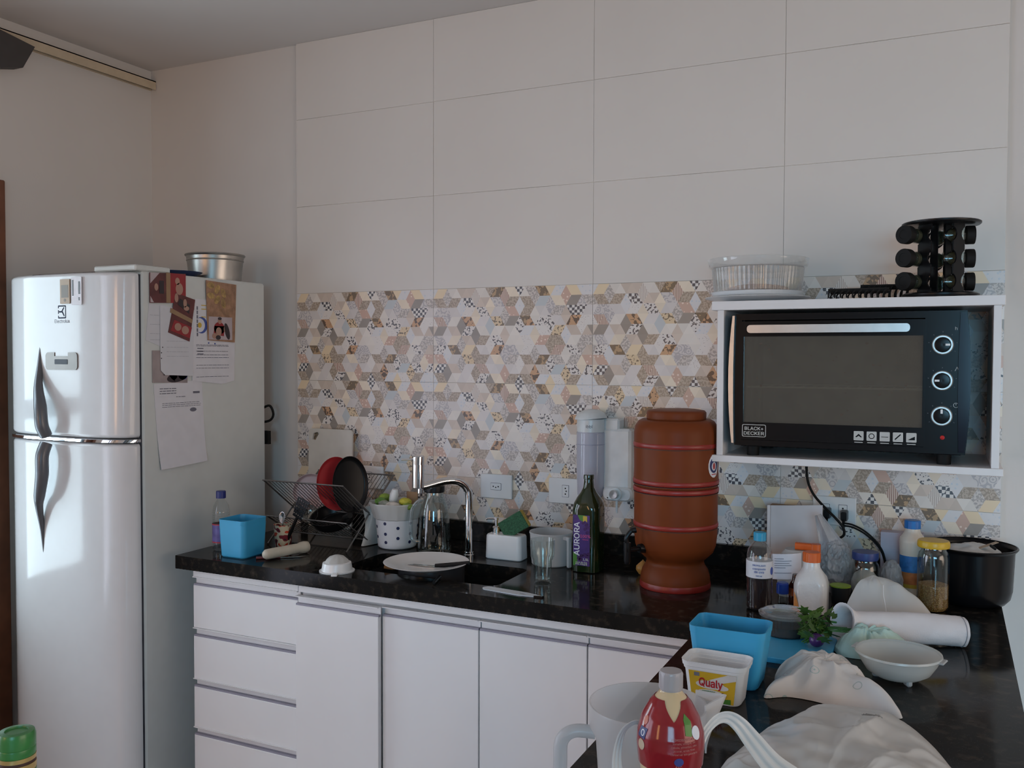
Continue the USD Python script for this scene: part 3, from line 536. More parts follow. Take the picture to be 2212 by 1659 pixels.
part(ov, 'pilot_lamp', mv(facing(lathe([(0, 0), (.0055, 0), (.005, .003), (0, .0045)], 16)), 1.036 - .811, -.010, 1.370 - 1.301), mat('red_lamp', (.5, .02, .02), .2), 40, label='small red pilot lamp')
for x in (.575, 1.04):
    for y in (.03, .25): part(ov, 'foot', mv(lathe([(0, 0), (.016, 0), (.017, .025), (0, .025)], 16), x - .811, y, .0002), M_blackm)
# ------------------------------------------------------------------ helpers for kitchenware
M_clear = clear('clear_plastic', (.94, .95, .95), 1.4, .05, milk=.010)
M_glass = clear('clear_glass', (.885, .915, .905), 1.6, .02)
M_cyan = mat('sky_blue_plastic', (.05, .36, .62), .35, var=.02)
M_milky = mat('milky_plastic', (.72, .73, .74), .3, var=.01, trans=.28, transl=.35)
M_bag = mat('thin_white_bag', (.74, .74, .72), .35, var=.02, trans=.10, transl=.3)
M_frost = mat('frosted_bag', (.70, .71, .70), .3, var=.03, trans=.32, transl=.3)
M_navy = mat('navy_cap', (.02, .03, .17), .35); M_orange = mat('orange_cap', (.62, .12, .02), .35)
def crumple(rx, ry, h, seed, amp=.35, freq=2.2, sub=4, zlo=0.0):
    """a crumpled lump: facetted folds, flat underneath"""
    m = trimesh.creation.icosphere(subdivisions=sub); v = m.vertices
    n = meshkit.fbm(v * freq + seed * 7.3, 3, seed); r = 1 - np.abs(2 * n - 1); n2 = meshkit.fbm(v * freq * 2.6 + 3 + seed, 3, seed + 5)
    v = v * (1 + amp * (r - .75) + amp * .45 * (n2 - .5))[:, None]
    m.vertices = np.column_stack([v[:, 0] * rx, v[:, 1] * ry, np.maximum(v[:, 2] * h * .5 + h * .42, zlo)]); return m
def cloth(outline, nx, ny, h, seed, t=.0016, f=(7, 16), edge=.25):
    """a dropped cloth between four corners (x, y): folds h high, lower at its edges"""
    a, b, c, d = [np.array(q, float) for q in outline]; U, V = np.meshgrid(np.linspace(0, 1, nx), np.linspace(0, 1, ny), indexing='ij')
    P = ((1 - U) * (1 - V))[..., None] * a + (U * (1 - V))[..., None] * b + (U * V)[..., None] * c + ((1 - U) * V)[..., None] * d
    q = np.dstack([U * f[0], V * f[1] * .5 + U * 2, np.full_like(U, seed * 3.1)])
    n = meshkit.fbm(q * .6, 3, seed); r = 1 - np.abs(2 * n - 1); e = np.clip(np.minimum.reduce([U, V, 1 - U, 1 - V]) / edge, 0, 1)
    w = meshkit.fbm(np.dstack([U * 3, V * 3, np.full_like(U, 9. + seed)]), 2, seed + 2)
    z = h * ((r - .35).clip(0) * .9 + .5 * w) * (.25 + .75 * e ** .7) + t
    P = P + .012 * (np.dstack([meshkit.fbm(q * .8 + 11, 2, seed + 3), meshkit.fbm(q * .8 + 17, 2, seed + 4)]) - .5) * 2
    return sheet(np.dstack([P, z]), t)
def lump(outline, c, H, seed, n=150, m=34, crease=.5, pw=2.6, freq=5.0, bump=.25, bf=12):
    """a limp bag lying on the worktop inside a closed outline, creases running to c"""
    o = spline(np.array(list(outline) + [outline[0]], float), 12)[:-1]; k = np.linspace(0, len(o), n, endpoint=False); o = np.column_stack([np.interp(k, np.arange(len(o) + 1), np.append(o[:, i], o[0, i])) for i in (0, 1)])
    c = np.array(c, float); R = []
    ang = np.arctan2(o[:, 1] - c[1], o[:, 0] - c[0])
    for s_ in np.linspace(1, .015, m):
        p = c + (o - c) * s_; base = (1 - s_ ** pw) ** .62
        f1 = meshkit.fbm(np.column_stack([np.cos(ang) * freq, np.sin(ang) * freq, np.full(n, s_ * .8 + seed)]), 3, seed); f2 = meshkit.fbm(np.column_stack([p[:, 0] * bf, p[:, 1] * bf, np.full(n, seed * 2.)]), 3, seed + 1)
        z = H * base * (.62 + crease * (1 - np.abs(2 * f1 - 1)) * min(1, 2.2 * s_) - crease * .5 * min(1, 2.2 * s_) + bump * ((1 - np.abs(2 * f2 - 1)) - .5) + .35 * (1 - s_))
        R.append(np.column_stack([p + (.012 * (f2 - .5))[:, None] * (o - c) / .2, np.maximum(z, 0) + .0015]))
    R.insert(0, np.column_stack([R[0][:, :2] * .99 + c * .01, np.full(n, .0005)]))
    return rings(R, (True, True))

# ------------------------------------------------------------------ wall sockets and purifier
def socket(label, x, z, w, h, mods, upright=True):
    s = thing('wall_socket', label, 'wall socket', (x, -.0012, z))
    part(s, 'cover_plate', facing(loft([(0, w / 2, h / 2, .004), (.006, w / 2, h / 2, .004), (.008, w / 2 - .002, h / 2 - .002, .003)])), M_wplast)
    for k in mods:
        a, b = (.011, .019) if upright else (.019, .011)
        g = part(s, 'socket_insert', mv(facing(loft([(0, a, b, .002), (.0095, a, b, .002)])), k, 0, 0), M_wplast)
        part(g, 'outline', mv(facing(prism(Polygon(rrect(a + .0012, b + .0012, .002)).difference(Polygon(rrect(a - .0002, b - .0002, .002))), .0085)), k, 0, 0), M_ink, False)
        for q in (-1, 0, 1): part(g, 'socket_hole', mv(facing(lathe([(0, 0), (.0024, 0), (.0024, .010), (0, .010)], 10)), k + (0 if upright else q * .0095) + (.003 if upright and q == 0 else 0), 0, q * .0095 if upright else (-.003 if q == 0 else 0)), M_black)
    return s
socket('white wall socket plate behind the dish rack', -.868, 1.118, .12, .083, [0])
socket('white wall socket plate with horizontal insert, beside the tap', -.3465, 1.118, .120, .083, [0], False)
socket('white wall socket plate behind the neck of the dark green bottle', -.089, 1.119, .122, .084, [-.0])
so = socket('white double wall socket with black plugs under the oven shelf', .7535, 1.1175, .12, .083, [-.024, .024])
pu = thing('water_purifier', 'white wall water purifier with clear jug and round dial', 'water purifier', (.018, -.0012, 1.10))
M_puri = mat('purifier_white', (.66, .68, .68), .3); M_lil = mat('lilac_translucent', (.52, .52, .60), .12, var=.03, scale=8, trans=.12)
part(pu, 'back_panel', box(.036, .132, -.055, 0, .03, .236, .008), M_puri); part(pu, 'back_arm', box(.02, .092, -.05, 0, .228, .267, .006), M_puri)
part(pu, 'jug', mv(lathe([(0, .012), (.034, .012), (.042, .022), (.0455, .10), (.0455, .222), (.044, .223), (.044, .225), (0, .225)], 40), 0, -.058, 0), M_lil, 50)
part(pu, 'water_line', mv(lathe([(.0456, .184), (.0459, .1845), (.0459, .1865), (.0456, .187)], 40), 0, -.058, 0), mat('lilac_line', (.36, .36, .45), .3))
cp = part(pu, 'jug_cap', mv(lathe([(0, .225), (.0445, .225), (.0445, .262), (.042, .266), (0, .268)], 40), 0, -.058, 0), M_puri, 50)
part(cp, 'lettering', mv(wrap(mv(text('ibbl', .0095, .0005), .004, .239, 0), .0446, .15), 0, -.058, 0), M_ink, False)
part(pu, 'flip_lid', rot(mv(lathe([(0, .266), (.051, .266), (.0515, .270), (.044, .283), (.028, .293), (0, .297)], 40), 0, -.058, 0), -4, (0, 1, 0), (0, -.058, .27)), M_puri, 50)
part(pu, 'control_base', cat_([mv(facing(loft([(0, .052, .022, .018), (.062, .050, .022, .018), (.07, .044, .017, .015)])), .092, 0, .030)]), M_puri)
kb = part(pu, 'dial_ring', mv(facing(lathe([(0, 0), (.0205, 0), (.0195, .006), (0, .006)], 30)), .090, -.070, .032), M_puri)
part(kb, 'dial', mv(facing(lathe([(0, 0), (.0142, 0), (.0138, .016), (.0125, .018), (0, .0172)], 30)), .088, -.075, .032), M_alu, 40)
part(pu, 'outlet_tube', tube([(.084, -.045, .012), (.084, -.045, -.028), (.086, -.045, -.034)], [.0042, .0042, .002], 8), M_puri)
part(pu, 'led', mv(facing(lathe([(0, 0), (.0022, 0), (0, .001)], 8)), .062, -.0705, .018), M_blackm)

# ------------------------------------------------------------------ left end of the worktop
def bottle_cap(par, r, z0, z1, m, n=28): return part(par, 'cap', lathe([(0, z0), (r, z0), (r, z1 - .002), (r - .0015, z1), (0, z1)], 2 * n, lambda a, s: 1 + .02 * np.sign(np.sin(a * n / 2)) * (0 < s < .8)), m)
wbt = thing('water_bottle', 'clear water bottle with navy cap beside the refrigerator', 'bottle', (-1.100, -.520, ZT))
ribs = [(.0278 + .0009 * math.cos(z * 900), z) for z in np.linspace(.092, .125, 24)]
part(wbt, 'bottle', shell([(.024, 0), (.0278, .006), (.0278, .026), (.0272, .028), (.0272, .090)] + ribs + [(.0275, .130), (.024, .148), (.016, .162), (.0118, .167), (.0118, .178)], .0006, 32), M_clear, 50)
part(wbt, 'water', lathe([(0, .0012), (.023, .0012), (.0262, .008), (.0262, .03), (0, .03)], 24), clear('water', (.85, .9, .95), 1.33))
bottle_cap(wbt, .0155, .172, .196, M_navy)
lbl = part(wbt, 'label', lathe([(.0274, .028), (.0282, .028), (.0282, .090), (.0274, .090)], 32), mat('violet_label', (.14, .12, .36), .4, var=.3, scale=50))
for z in (.028, .086): part(lbl, 'label_border', lathe([(.0282, z), (.0285, z), (.0285, z + .004), (.0282, z + .004)], 32), mat('label_red', (.5, .05, .08), .4))
def blue_tub(name, label, loc, bx, by, tx, ty, h, rz=0, lip=.014):
    t = thing(name, label, 'tub', loc, rz)
    part(t, 'tub_wall', tub([(0, bx - .004, by - .004, .012), (.004, bx, by, .016), (h - lip, bx + (tx - bx) * .85, by + (ty - by) * .85, .016), (h - lip, tx - .001, ty - .001, .018), (h, tx, ty, .018)], .0018, 6), M_cyan, 40)
    return t
tb = blue_tub('plastic_tub', 'sky blue plastic tub at the left end of the worktop', (-.985, -.545, ZT), .050, .052, .055, .058, .120)
part(tb, 'moulded_lettering', mv(facing(text('tupware' if 0 else 'freezer', .007, .0004), '+x'), .0525, 0, .083), mat('deep_blue', (.03, .2, .42), .4), False)
# painted tumbler with utensils
cup = thing('painted_tumbler', 'cream tumbler painted in red and black holding utensils', 'tumbler', (-.930, -.415, ZT))
_n = {'tc': ('texture_coordinate', {}), 'n': ('noise_texture', {'scale': 38.0, 'detail': 1.0}), 'r': ('rgb_ramp', {'interpolate': False, 'ramp': [(0, (.03, .02, .02)), (.36, (.16, .02, .03)), (.45, (.55, .48, .34)), (.60, (.55, .06, .03)), (.68, (.60, .52, .38))]}), 'p': ('principled_bsdf', {'roughness': .25})}
M_paint = usdkit.material(stage, '/World/Looks/painted_tumbler_print', _n, [('tc.object', 'n.vector'), ('n.fac', 'r.fac'), ('r.color', 'p.base_color')], surface='p.BSDF')
part(cup, 'cup', shell([(.024, 0), (.0255, .003), (.0315, .082)], .0018, 32), M_paint, 50)
sp = thing('slotted_spatula', 'black perforated spatula standing in the painted tumbler', 'spatula', (-.918, -.418, ZT))
tl = lambda m, a, b: rot(rot(m, a, (0, 1, 0)), b, (1, 0, 0))
bl = Polygon([(-.018, .118), (-.024, .185), (.026, .190), (.020, .118)]).difference(trimesh.path.polygons.unary_union if 0 else Polygon())
for i in range(5):
    for k in range(5): bl = bl.difference(Point(-.016 + .0088 * k + (i % 2) * .001, .128 + .0125 * i).buffer(.0026, 4))
part(sp, 'blade', mv(rot(facing(mv(prism(bl, .002), 0, -.118, 0)), 26, (0, 1, 0)), .050, -.004, .110), M_black, False)
part(sp, 'handle', tube([(.0, 0, .006), (.012, -.001, .04), (.052, -.003, .114)], [.0045, .0065, .005], 8), M_black)
sn = thing('serving_spoon', 'steel spoon standing in the painted tumbler', 'spoon', (-.938, -.405, ZT))
part(sn, 'spoon_bowl', mv(rot(scl(lathe([(0, -.004), (.008, -.002), (.011, .002), (.010, .002), (0, -.002)], 20), 1, 1.7, 1), 78, (1, 0, .15)), -.004, 0, .102), M_steel); part(sn, 'stem', tube([(0, 0, .005), (-.003, 0, .085)], .0018, 6), M_steel)
kf = thing('kitchen_knife', 'dark red handled knife between tub and rolling pin', 'knife', (-.905, -.575, ZT), 38)
part(kf, 'handle', mv(rot(loft([(0, .004, .006, .003), (.075, .0035, .0065, .003)]), 90, (0, 1, 0)), 0, 0, .0045), mat('dark_red_handle', (.14, .02, .02), .4)); part(kf, 'blade', mv(prism(Polygon([(0, -.007), (.06, -.006), (.078, .004), (0, .006)]), .0014), .075, 0, .002), M_steel, False)
pn = thing('rolling_pin', 'short cream rolling pin with a knobbed end', 'rolling pin', (-.865, -.585, ZT), math.degrees(math.atan2(.175, .045)))
part(pn, 'pin', mv(rot(lathe([(0, -.001), (.010, .0), (.0158, .008), (.0165, .03), (.0160, .115), (.0155, .128), (.0185, .14), (.0195, .152), (.0175, .165), (.008, .172), (0, .172)], 28), 90, (0, 1, 0)), 0, 0, .0196), mat('cream_plastic', (.58, .52, .42), .45, var=.12, scale=20), 50)
sq = thing('citrus_squeezer', 'white plastic citrus squeezer lying upside down on the worktop', 'squeezer', (-.584, -.589, ZT), -60)
part(sq, 'dish', shell([(.052, .0), (.0525, .003), (.046, .004), (.042, .026), (.036, .028)], .002, 36), M_wplast, 50)
part(sq, 'reamer', lathe([(.037, .026), (.032, .034), (.022, .043), (.008, .048), (0, .048)], 36, lambda a, s: 1 + .05 * np.sin(a * 9) * (0 < s < .9)), mat('greyish_plastic', (.50, .49, .47), .45), 50)
part(sq, 'thumb_tab', mv(box(.044, .078, -.009, .009, .001, .006, .002), 0, 0, 0), M_wplast)

# ------------------------------------------------------------------ dish rack and what stands in it
rk = thing('dish_rack', 'dark wire two-tier dish rack with crossed legs', 'dish rack', (-.86, -.25, ZT))
M_wire = mat('dark_chrome_wire', (.20, .19, .18), .3, .8)
XA, XB = -.165, .158
def wires(par, name, yt, zt, yb, zb, n): part(par, name, cat_([tube([(x, yt, zt), (x, yb, zb)], .0012, 5) for x in np.linspace(XA + .004, XB - .004, n)]), M_wire, kind='stuff')
for x in (XA, XB):
    part(rk, 'leg', tube([(x, -.150, .221), (x, -.002, .112), (x, .14, .003)], .0028, 8), M_wire); part(rk, 'leg', tube([(x, .150, .221), (x, .002, .112), (x, -.13, .003)], .0028, 8), M_wire)
for y, z in ((-.150, .221), (.150, .221), (0, .106), (-.135, .098), (.135, .098), (0, .020)): part(rk, 'rail', tube([(XA - .004, y, z), (XB + .004, y, z)], .0026, 8), M_wire)
for x in (XA, XB): part(rk, 'side_bar', tube([(x, -.135, .098), (x, -.01, .022), (x, .01, .022), (x, .135, .098)], .0022, 6), M_wire)
wires(rk, 'wire_grid', -.150, .221, 0, .108, 22); wires(rk, 'wire_grid', .150, .221, 0, .108, 22); wires(rk, 'wire_grid', -.135, .098, 0, .022, 20); wires(rk, 'wire_grid', .135, .098, 0, .022, 20)
def disc(name, label, cat, loc, rx, rz_, d, m, az, tilt, lipw=.010):
    """a shallow oval dish stood on edge; az: where its back faces, tilt: how far it leans"""
    p = scl(lathe([(0, 0), (1 - .16, 0), (1 - .05, d * .5 / rx), (1, d / rx), (1 - .02, d / rx), (1 - .08, d * .55 / rx), (1 - .18, .003 / rx), (0, .003 / rx)], 44), rx, rz_, rx)
    p = rot(rot(facing(p), tilt, (1, 0, 0)), az); t = thing(name, label, cat, loc); part(t, 'dish', p, m, 50); return t
disc('oval_platter', 'red oval platter standing in the dish rack', 'platter', (-.818, -.285, ZT + .208), .072, .090, .014, M_red, 62, -6)
disc('pan_lid', 'large black oval lid standing in front of the red platter', 'lid', (-.772, -.270, ZT + .205), .066, .096, .016, M_black, 62, -6)
wbd = thing('chopping_board', 'white chopping board leaning on the tiles behind the dish rack', 'chopping board', (-1.025, -.034, ZT))
M_board = mat('worn_white_board', (.62, .59, .54), .5, var=.06, scale=16)
part(wbd, 'board', rot(facing(prism(Polygon(rrect(.099, .183, .014)).difference(Polygon([(-.082, .142), (-.078, .165), (-.062, .17), (-.05, .168), (-.068, .140)])), .008)).apply_translation((0, 0, .183)), -1.5, (1, 0, 0)), M_board)
pk = disc('side_plate', 'pale pink plate standing at the back of the dish rack', 'plate', (-.955, -.235, ZT + .165), .062, .062, .012, mat('pale_pink', (.52, .38, .38), .35), 30, -8)
gl = thing('tumbler', 'clear glass tumbler lying on its side in the dish rack', 'glass', (-.905, -.300, ZT + .10))
part(gl, 'glass', rot(rot(mv(shell([(.022, 0), (.024, .004), (.030, .085), (.031, .09)], .002, 28), 0, 0, -.045), 78, (1, 0, 0)), 28), M_glass, 50)
bk = thing('frying_pan', 'black frying pan on the lower tier of the dish rack', 'pan', (-.805, -.300, ZT + .076))
part(bk, 'pan_wall', rot(shell([(.058, 0), (.066, .008), (.076, .036), (.078, .038)], .003, 36), 22, (1, 0, 0)), M_black, 50); part(bk, 'pan_handle', rot(tube([(.075, 0, .032), (.12, 0, .045)], [.008, .010], 8), -30), M_blackm)
bt = thing('baking_tray', 'black baking tray leaning on the wall between dish rack and bin', 'tray', (-.735, -.030, ZT)); part(bt, 'tray', rot(facing(tub([(0, .065, .062, .015), (.016, .070, .067, .018)], .002)).apply_translation((0, 0, .068)), -3, (1, 0, 0)), M_black)

# ------------------------------------------------------------------ waste bin, carafe, tap
wb_ = thing('waste_bin', 'white enamel waste bin with navy dots beside the glass carafe', 'bin', (-.614, -.215, ZT))
part(wb_, 'bin_wall', shell([(.058, 0), (.064, .006), (.066, .02), (.0655, .024), (.0725, .100), (.080, .128)], .003, 44), mat('white_enamel', (.72, .73, .76), .25, var=.01), 50)
rbin = lambda z: .0655 + (z - .024) * .092 + .0004
M_dot = mat('navy_dot', (.012, .018, .075), .4)
for row, off, n in ((.088, 14, 5), (.074, 50, 5), (.053, 14, 5), (.040, 50, 5), (.025, 14, 5)):
    for k in range(n):
        d = Point(0, 0).buffer(.0053); part(wb_, 'dot', wrap(mv(dense(prism(d, .0006), .004), 0, row, 0), rbin, math.radians(off - 15 + 72 * k)), M_dot, False)
bg = part(wb_, 'bag_liner', lathe([(.0735, .098), (.0752, .100), (.0835, .128), (.091, .148), (.0925, .152), (.091, .153), (.083, .138), (.0785, .127), (.0745, .112)], 60, lambda a, s: 1 + .035 * np.sin(a * 7 + s * 4) * math.sin(math.pi * min(s, 1)) + .02 * np.sin(a * 17)), M_bag, 60, label='white bag folded over the rim')
part(wb_, 'bag_tail', mv(sheet(np.array([[(-.100 + .006 * math.sin(3 * v) + .026 * u - .008 * v, -.062 + .055 * u + .012 * math.sin(5 * u + 3 * v), .135 - .132 * v) for v in np.linspace(0, 1, 14)] for u in np.linspace(0, 1, 12)]), .0012), .004, 0, 0), M_bag, 60)
M_lemon = mat('lemon_peel', (.55, .50, .05), .5, var=.2); M_green = mat('leafy_green', (.10, .22, .04), .55, var=.4); M_brown = mat('cardboard', (.34, .20, .11), .8, var=.08)
for nm, rx, ry, h, x, y, z, m, lab in (('peel', .022, .017, .026, .045, -.02, .146, M_lemon, 'yellow citrus peel'), ('peel', .018, .015, .022, .066, -.038, .136, mat('lime_peel', (.22, .32, .04), .5, var=.2), 'lime peel'), ('scrap', .02, .018, .026, -.045, -.03, .142, M_green, None), ('scrap', .022, .016, .024, -.02, -.045, .138, mat('dull_scrap', (.32, .34, .28), .5, var=.4, scale=60), None), ('scrap', .02, .02, .03, -.055, .01, .146, mat('lime_peel', (.2, .3, .04), .5), None), ('wrapper', .026, .016, .024, .015, -.05, .136, mat('pale_scrap', (.6, .55, .5), .5, var=.2, scale=60), None), ('scrap', .05, .05, .05, 0, .01, .10, mat('dull_scrap', (.3, .3, .25), .5), None)):
    part(wb_, nm, mv(crumple(rx, ry, h, len(nm) + int(x * 900) % 17, .3, 2.0, 3, -1), x, y, z), m, 40, label=lab)
part(wb_, 'bottle_scrap', mv(rot(lathe([(0, 0), (.014, 0), (.015, .03), (.010, .046), (0, .047)], 20), 12, (0, 1, 0)), -.012, -.008, .148), M_wplast, 50); part(wb_, 'carton_scrap', mv(box(-.02, .022, -.002, .002, 0, .045), .040, .03, .138), M_brown, False)
ca = thing('glass_carafe', 'clear glass carafe with black lid and tall glass handle', 'carafe', (-.448, -.251, ZT))
prof = [(.046, 0), (.0525, .004), (.054, .012)] + [(.0535 - .0006 * k + .0005 * (k % 2), .02 + .011 * k) for k in range(9)] + [(.047, .135), (.043, .155), (.036, .176), (.030, .186), (.029, .205)]
part(ca, 'carafe_wall', shell(prof, .003, 44), M_glass, 50)
part(ca, 'carafe_lid', lathe([(0, .200), (.0325, .200), (.0335, .204), (.0335, .220), (.030, .222), (.030, .230), (.026, .232), (0, .232)], 40, lambda a, s: 1 + .015 * np.sign(np.sin(a * 12)) * (.2 < s < .6)), M_black)
hd = math.radians(192)
part(ca, 'carafe_handle', rot(tube(spline([(.034, 0, .178), (.052, 0, .170), (.074, 0, .145), (.080, 0, .11), (.080, 0, .055), (.070, 0, .038), (.050, 0, .036)], 6), .0065, 10), 192), clear('thick_glass', (.80, .86, .87), 1.9, .03, milk=.12, milkcol=(.5, .55, .56)), 50)
fa = thing('kitchen_tap', 'chrome kitchen tap with a thick cylindrical filter head', 'tap', (-.315, -.262, ZT))
part(fa, 'base_ring', lathe([(0, 0), (.0165, 0), (.0165, .012), (.0145, .014), (.0145, .020), (0, .021)], 28), M_chrome, 40)
part(fa, 'spout_pipe', tube(spline([(0, 0, .015), (0, 0, .10), (0, 0, .19), (-.004, -.006, .222), (-.022, -.030, .246), (-.05, -.068, .250), (-.095, -.125, .236)], 8), .0118, 16), M_chrome, 60)
fh = part(fa, 'filter_head', mv(lathe([(0, .232), (.010, .232), (.0185, .236), (.0185, .306), (.0188, .307), (.0188, .331), (.016, .334), (0, .334)], 32), -.104, -.136, 0), M_chrome, 40)
part(fh, 'nozzle', mv(lathe([(0, .218), (.0095, .218), (.0095, .233), (0, .233)], 20), -.098, -.132, 0), M_chrome, 40)
part(fa, 'lever', tube([(-.120, -.146, .322), (-.141, -.156, .322), (-.150, -.160, .3215)], [.0035, .0035, .004], 8), M_chrome)

# ------------------------------------------------------------------ sink and its surroundings
sc = thing('saucepan', 'dark saucepan with wooden handle in the sink under the plate', 'saucepan', (-.352, -.430, .7165))
part(sc, 'pan_wall', shell([(.088, 0), (.096, .004), (.1005, .014), (.1005, .222), (.104, .225)], .0025, 44), mat('dark_pan', (.03, .03, .033), .25), 50)
part(sc, 'pan_handle', rot(tube([(.102, 0, .212), (.118, 0, .214), (.142, 0, .219)], [.006, .009, .010], 10), 211), mat('orange_wood', (.36, .15, .05), .5, var=.2), label='wooden pan handle')
pl = thing('dinner_plate', 'white dinner plate balanced over the sink', 'plate', (-.327, -.503, .9418))
part(pl, 'plate', lathe([(0, .001), (.062, .0), (.066, .0025), (.085, .007), (.124, .019), (.126, .021), (.124, .022), (.084, .0105), (.064, .006), (0, .0045)], 60), mat('porcelain', (.70, .68, .67), .18, var=.02, scale=12), 50)
fk = thing('table_knife', 'black handled knife lying across the dinner plate', 'knife', (-.30, -.497, .9484), 8)
part(fk, 'blade', prism(Polygon([(-.085, -.007), (0, -.009), (0, .008), (-.07, .007)]), .0012), M_steel, False); part(fk, 'handle', tube([(0, 0, .003), (.03, 0, .006), (.105, 0, .018)], [.005, .0065, .006], 8), M_black)
lk = thing('ladle', 'black ladle handle sticking out from under the dinner plate', 'ladle', (-.262, -.566, .925)); part(lk, 'handle', tube([(0, .03, .006), (.012, -.012, .006), (.020, -.038, .006)], .0048, 8), M_black)
sd = thing('soap_holder', 'white soap dispenser and sponge holder behind the sink', 'soap holder', (-.207, -.212, ZT))
part(sd, 'holder', loft([(0, .060, .028, .012), (.003, .063, .031, .014), (.072, .061, .030, .014), (.077, .058, .027, .012)], 6), M_wplast, 40)
pm = part(sd, 'pump', mv(lathe([(0, .075), (.0125, .075), (.0125, .096), (.0095, .099), (.0055, .100), (.0055, .118), (.0075, .119), (.0075, .127), (0, .128)], 24), -.036, 0, 0), M_chrome, 40)
part(pm, 'pump_spout', tube([(-.036, 0, .1235), (-.062, -.012, .1235), (-.066, -.014, .120)], .0028, 8), M_chrome)
sg = thing('sponge', 'green and yellow kitchen sponge tilted in the soap holder', 'sponge', (-.168, -.205, ZT + .083), 6)
SR = lambda m: rot(rot(m, -32, (0, 1, 0)), 0)
part(sg, 'scouring_layer', SR(box(-.042, .046, -.016, -.010, 0, .058, .002)), mat('scourer_green', (.03, .10, .05), .9, var=.4, scale=200)); part(sg, 'foam_layer', SR(box(-.042, .046, -.010, .014, 0, .058, .003)), mat('sponge_yellow', (.42, .30, .06), .9, var=.2, scale=120))
mc = thing('measuring_jug', 'milky plastic measuring jug between soap holder and juice bottle', 'measuring jug', (-.050, -.220, ZT))
part(mc, 'jug_wall', shell([(.056, 0), (.060, .004), (.0655, .094), (.0675, .097), (.067, .101)], .0018, 44), M_milky, 50)
part(mc, 'jug_handle', rot(cat_([box(.062, .092, -.006, .006, .084, .096, .002), box(.082, .092, -.008, .008, .004, .096, .003)]), -28), M_milky)
gt = thing('drinking_glass', 'clear faceted drinking glass on the worktop in front of the jug', 'glass', (.022, -.449, ZT))
oc = lambda a, s: 1 - .045 * (np.abs(np.sin(a * 5)) ** 1.5) * (1 if s < .42 or s > .62 else 0) * 1.0
part(gt, 'glass_wall', lathe([(0, 0), (.021, 0), (.0245, .004), (.0262, .03), (.0275, .066), (.0300, .070), (.0335, .074), (.0345, .10), (.0352, .124), (.0338, .1245), (.0325, .10), (.0310, .076), (.0255, .066), (.0235, .03), (.021, .014), (0, .012)], 40, lambda a, s: 1 - .03 * np.abs(np.sin(a * 4)) * (.08 < s < .28)), M_glass, 50)
au = thing('juice_bottle', 'dark green grape juice bottle with a purple label', 'bottle', (.084, -.249, ZT))
M_dg = mat('dark_green_glass', (.010, .022, .006), .06, var=.1, coat=.6)
part(au, 'bottle', loft([(0, .036, .036, .020), (.003, .0415, .0415, .024), (.185, .043, .043, .026), (.203, .0415, .0415, .032), (.220, .034, .034, .030), (.236, .0235, .0235, .0225), (.250, .0165, .0165, .0163), (.274, .0142, .0142, .0141), (.275, .0160, .0160, .0159), (.286, .0160, .0160, .0159), (.288, .0145, .0145, .0144)], 7), M_dg, 60)
lb = part(au, 'label', mv(facing(prism(sbox(-.026, .022, .026, .172), .0008)), -.006, -.0427, 0), mat('purple_label', (.055, .022, .17), .35, var=.25, scale=40))
LB = lambda poly, z=.0011: mv(facing(prism(poly, z)), -.006, -.0427, 0)
part(lb, 'brand_lettering', mv(facing(mv(rot(text('AURORA', .0165, .0012, True, width=.100), 90), -.0065, .101, 0)), -.006, -.0427, 0), M_paper, False)
M_grape = mat('grape_violet', (.05, .02, .10), .25, var=.5); M_leaf = mat('label_green', (.06, .20, .03), .4)
part(lb, 'leaf_print', LB(Polygon([(-.012, .172), (.012, .172), (.006, .152), (-.006, .158)]).union(Polygon([(-.026, .022), (-.026, .062), (-.015, .058), (-.012, .036), (-.02, .022)]))), M_leaf, False, kind='stuff')
part(lb, 'seal', LB(Polygon([(.005, .170), (.018, .170), (.018, .152), (.0115, .157), (.005, .152)]), .0014), mat('label_gold', (.55, .40, .06), .3), False)
for k, (a, b) in enumerate(((.006, .150), (.016, .144), (.022, .136), (.012, .132), (.019, .122), (-.008, .044), (.001, .052), (.010, .055), (.018, .050), (.022, .058), (-.002, .040))): part(lb, 'grape', LB(ell(a, b, .0062, .0048, .6), .0013), M_grape, False)
part(lb, 'small_print', mv(facing(cat_([mv(text('100%', .0085, .0013, True), .0125, .106, 0), mv(text('natural', .0042, .0013), .0125, .0985, 0)])), -.006, -.0427, 0), mat('pink_print', (.55, .08, .22), .4), False, kind='stuff')
part(lb, 'small_print', mv(facing(cat_([mv(text('1,5L', .0065, .0013, True), .014, .038, 0), mv(text('suco de uva', .0046, .0013, True), 0, .030, 0), mv(text('tinto integral', .0046, .0013, True), 0, .0248, 0)])), -.006, -.0427, 0), mat('pale_green_print', (.5, .55, .42), .4), False, kind='stuff')
sv = thing('pie_server', 'white flat plastic server with an oval hole at the worktop edge', 'server', (-.008, -.582, ZT), -5)
ang = np.linspace(0, np.pi, 10)
part(sv, 'blade', prism(Polygon([(-.078 - .016 * math.sin(t), -.0 + .015 * math.cos(t)) for t in ang] + [(.03, -.020), (.092, -.006), (.094, .0), (.04, .013)]).difference(ell(.034, -.002, .012, .0055)), .003), mat('pale_grey_plastic', (.55, .58, .62), .3), False); part(sv, 'tip', prism(Polygon([(.072, -.0125), (.096, -.008), (.097, -.001), (.08, -.006)]), .0045), M_black, False)

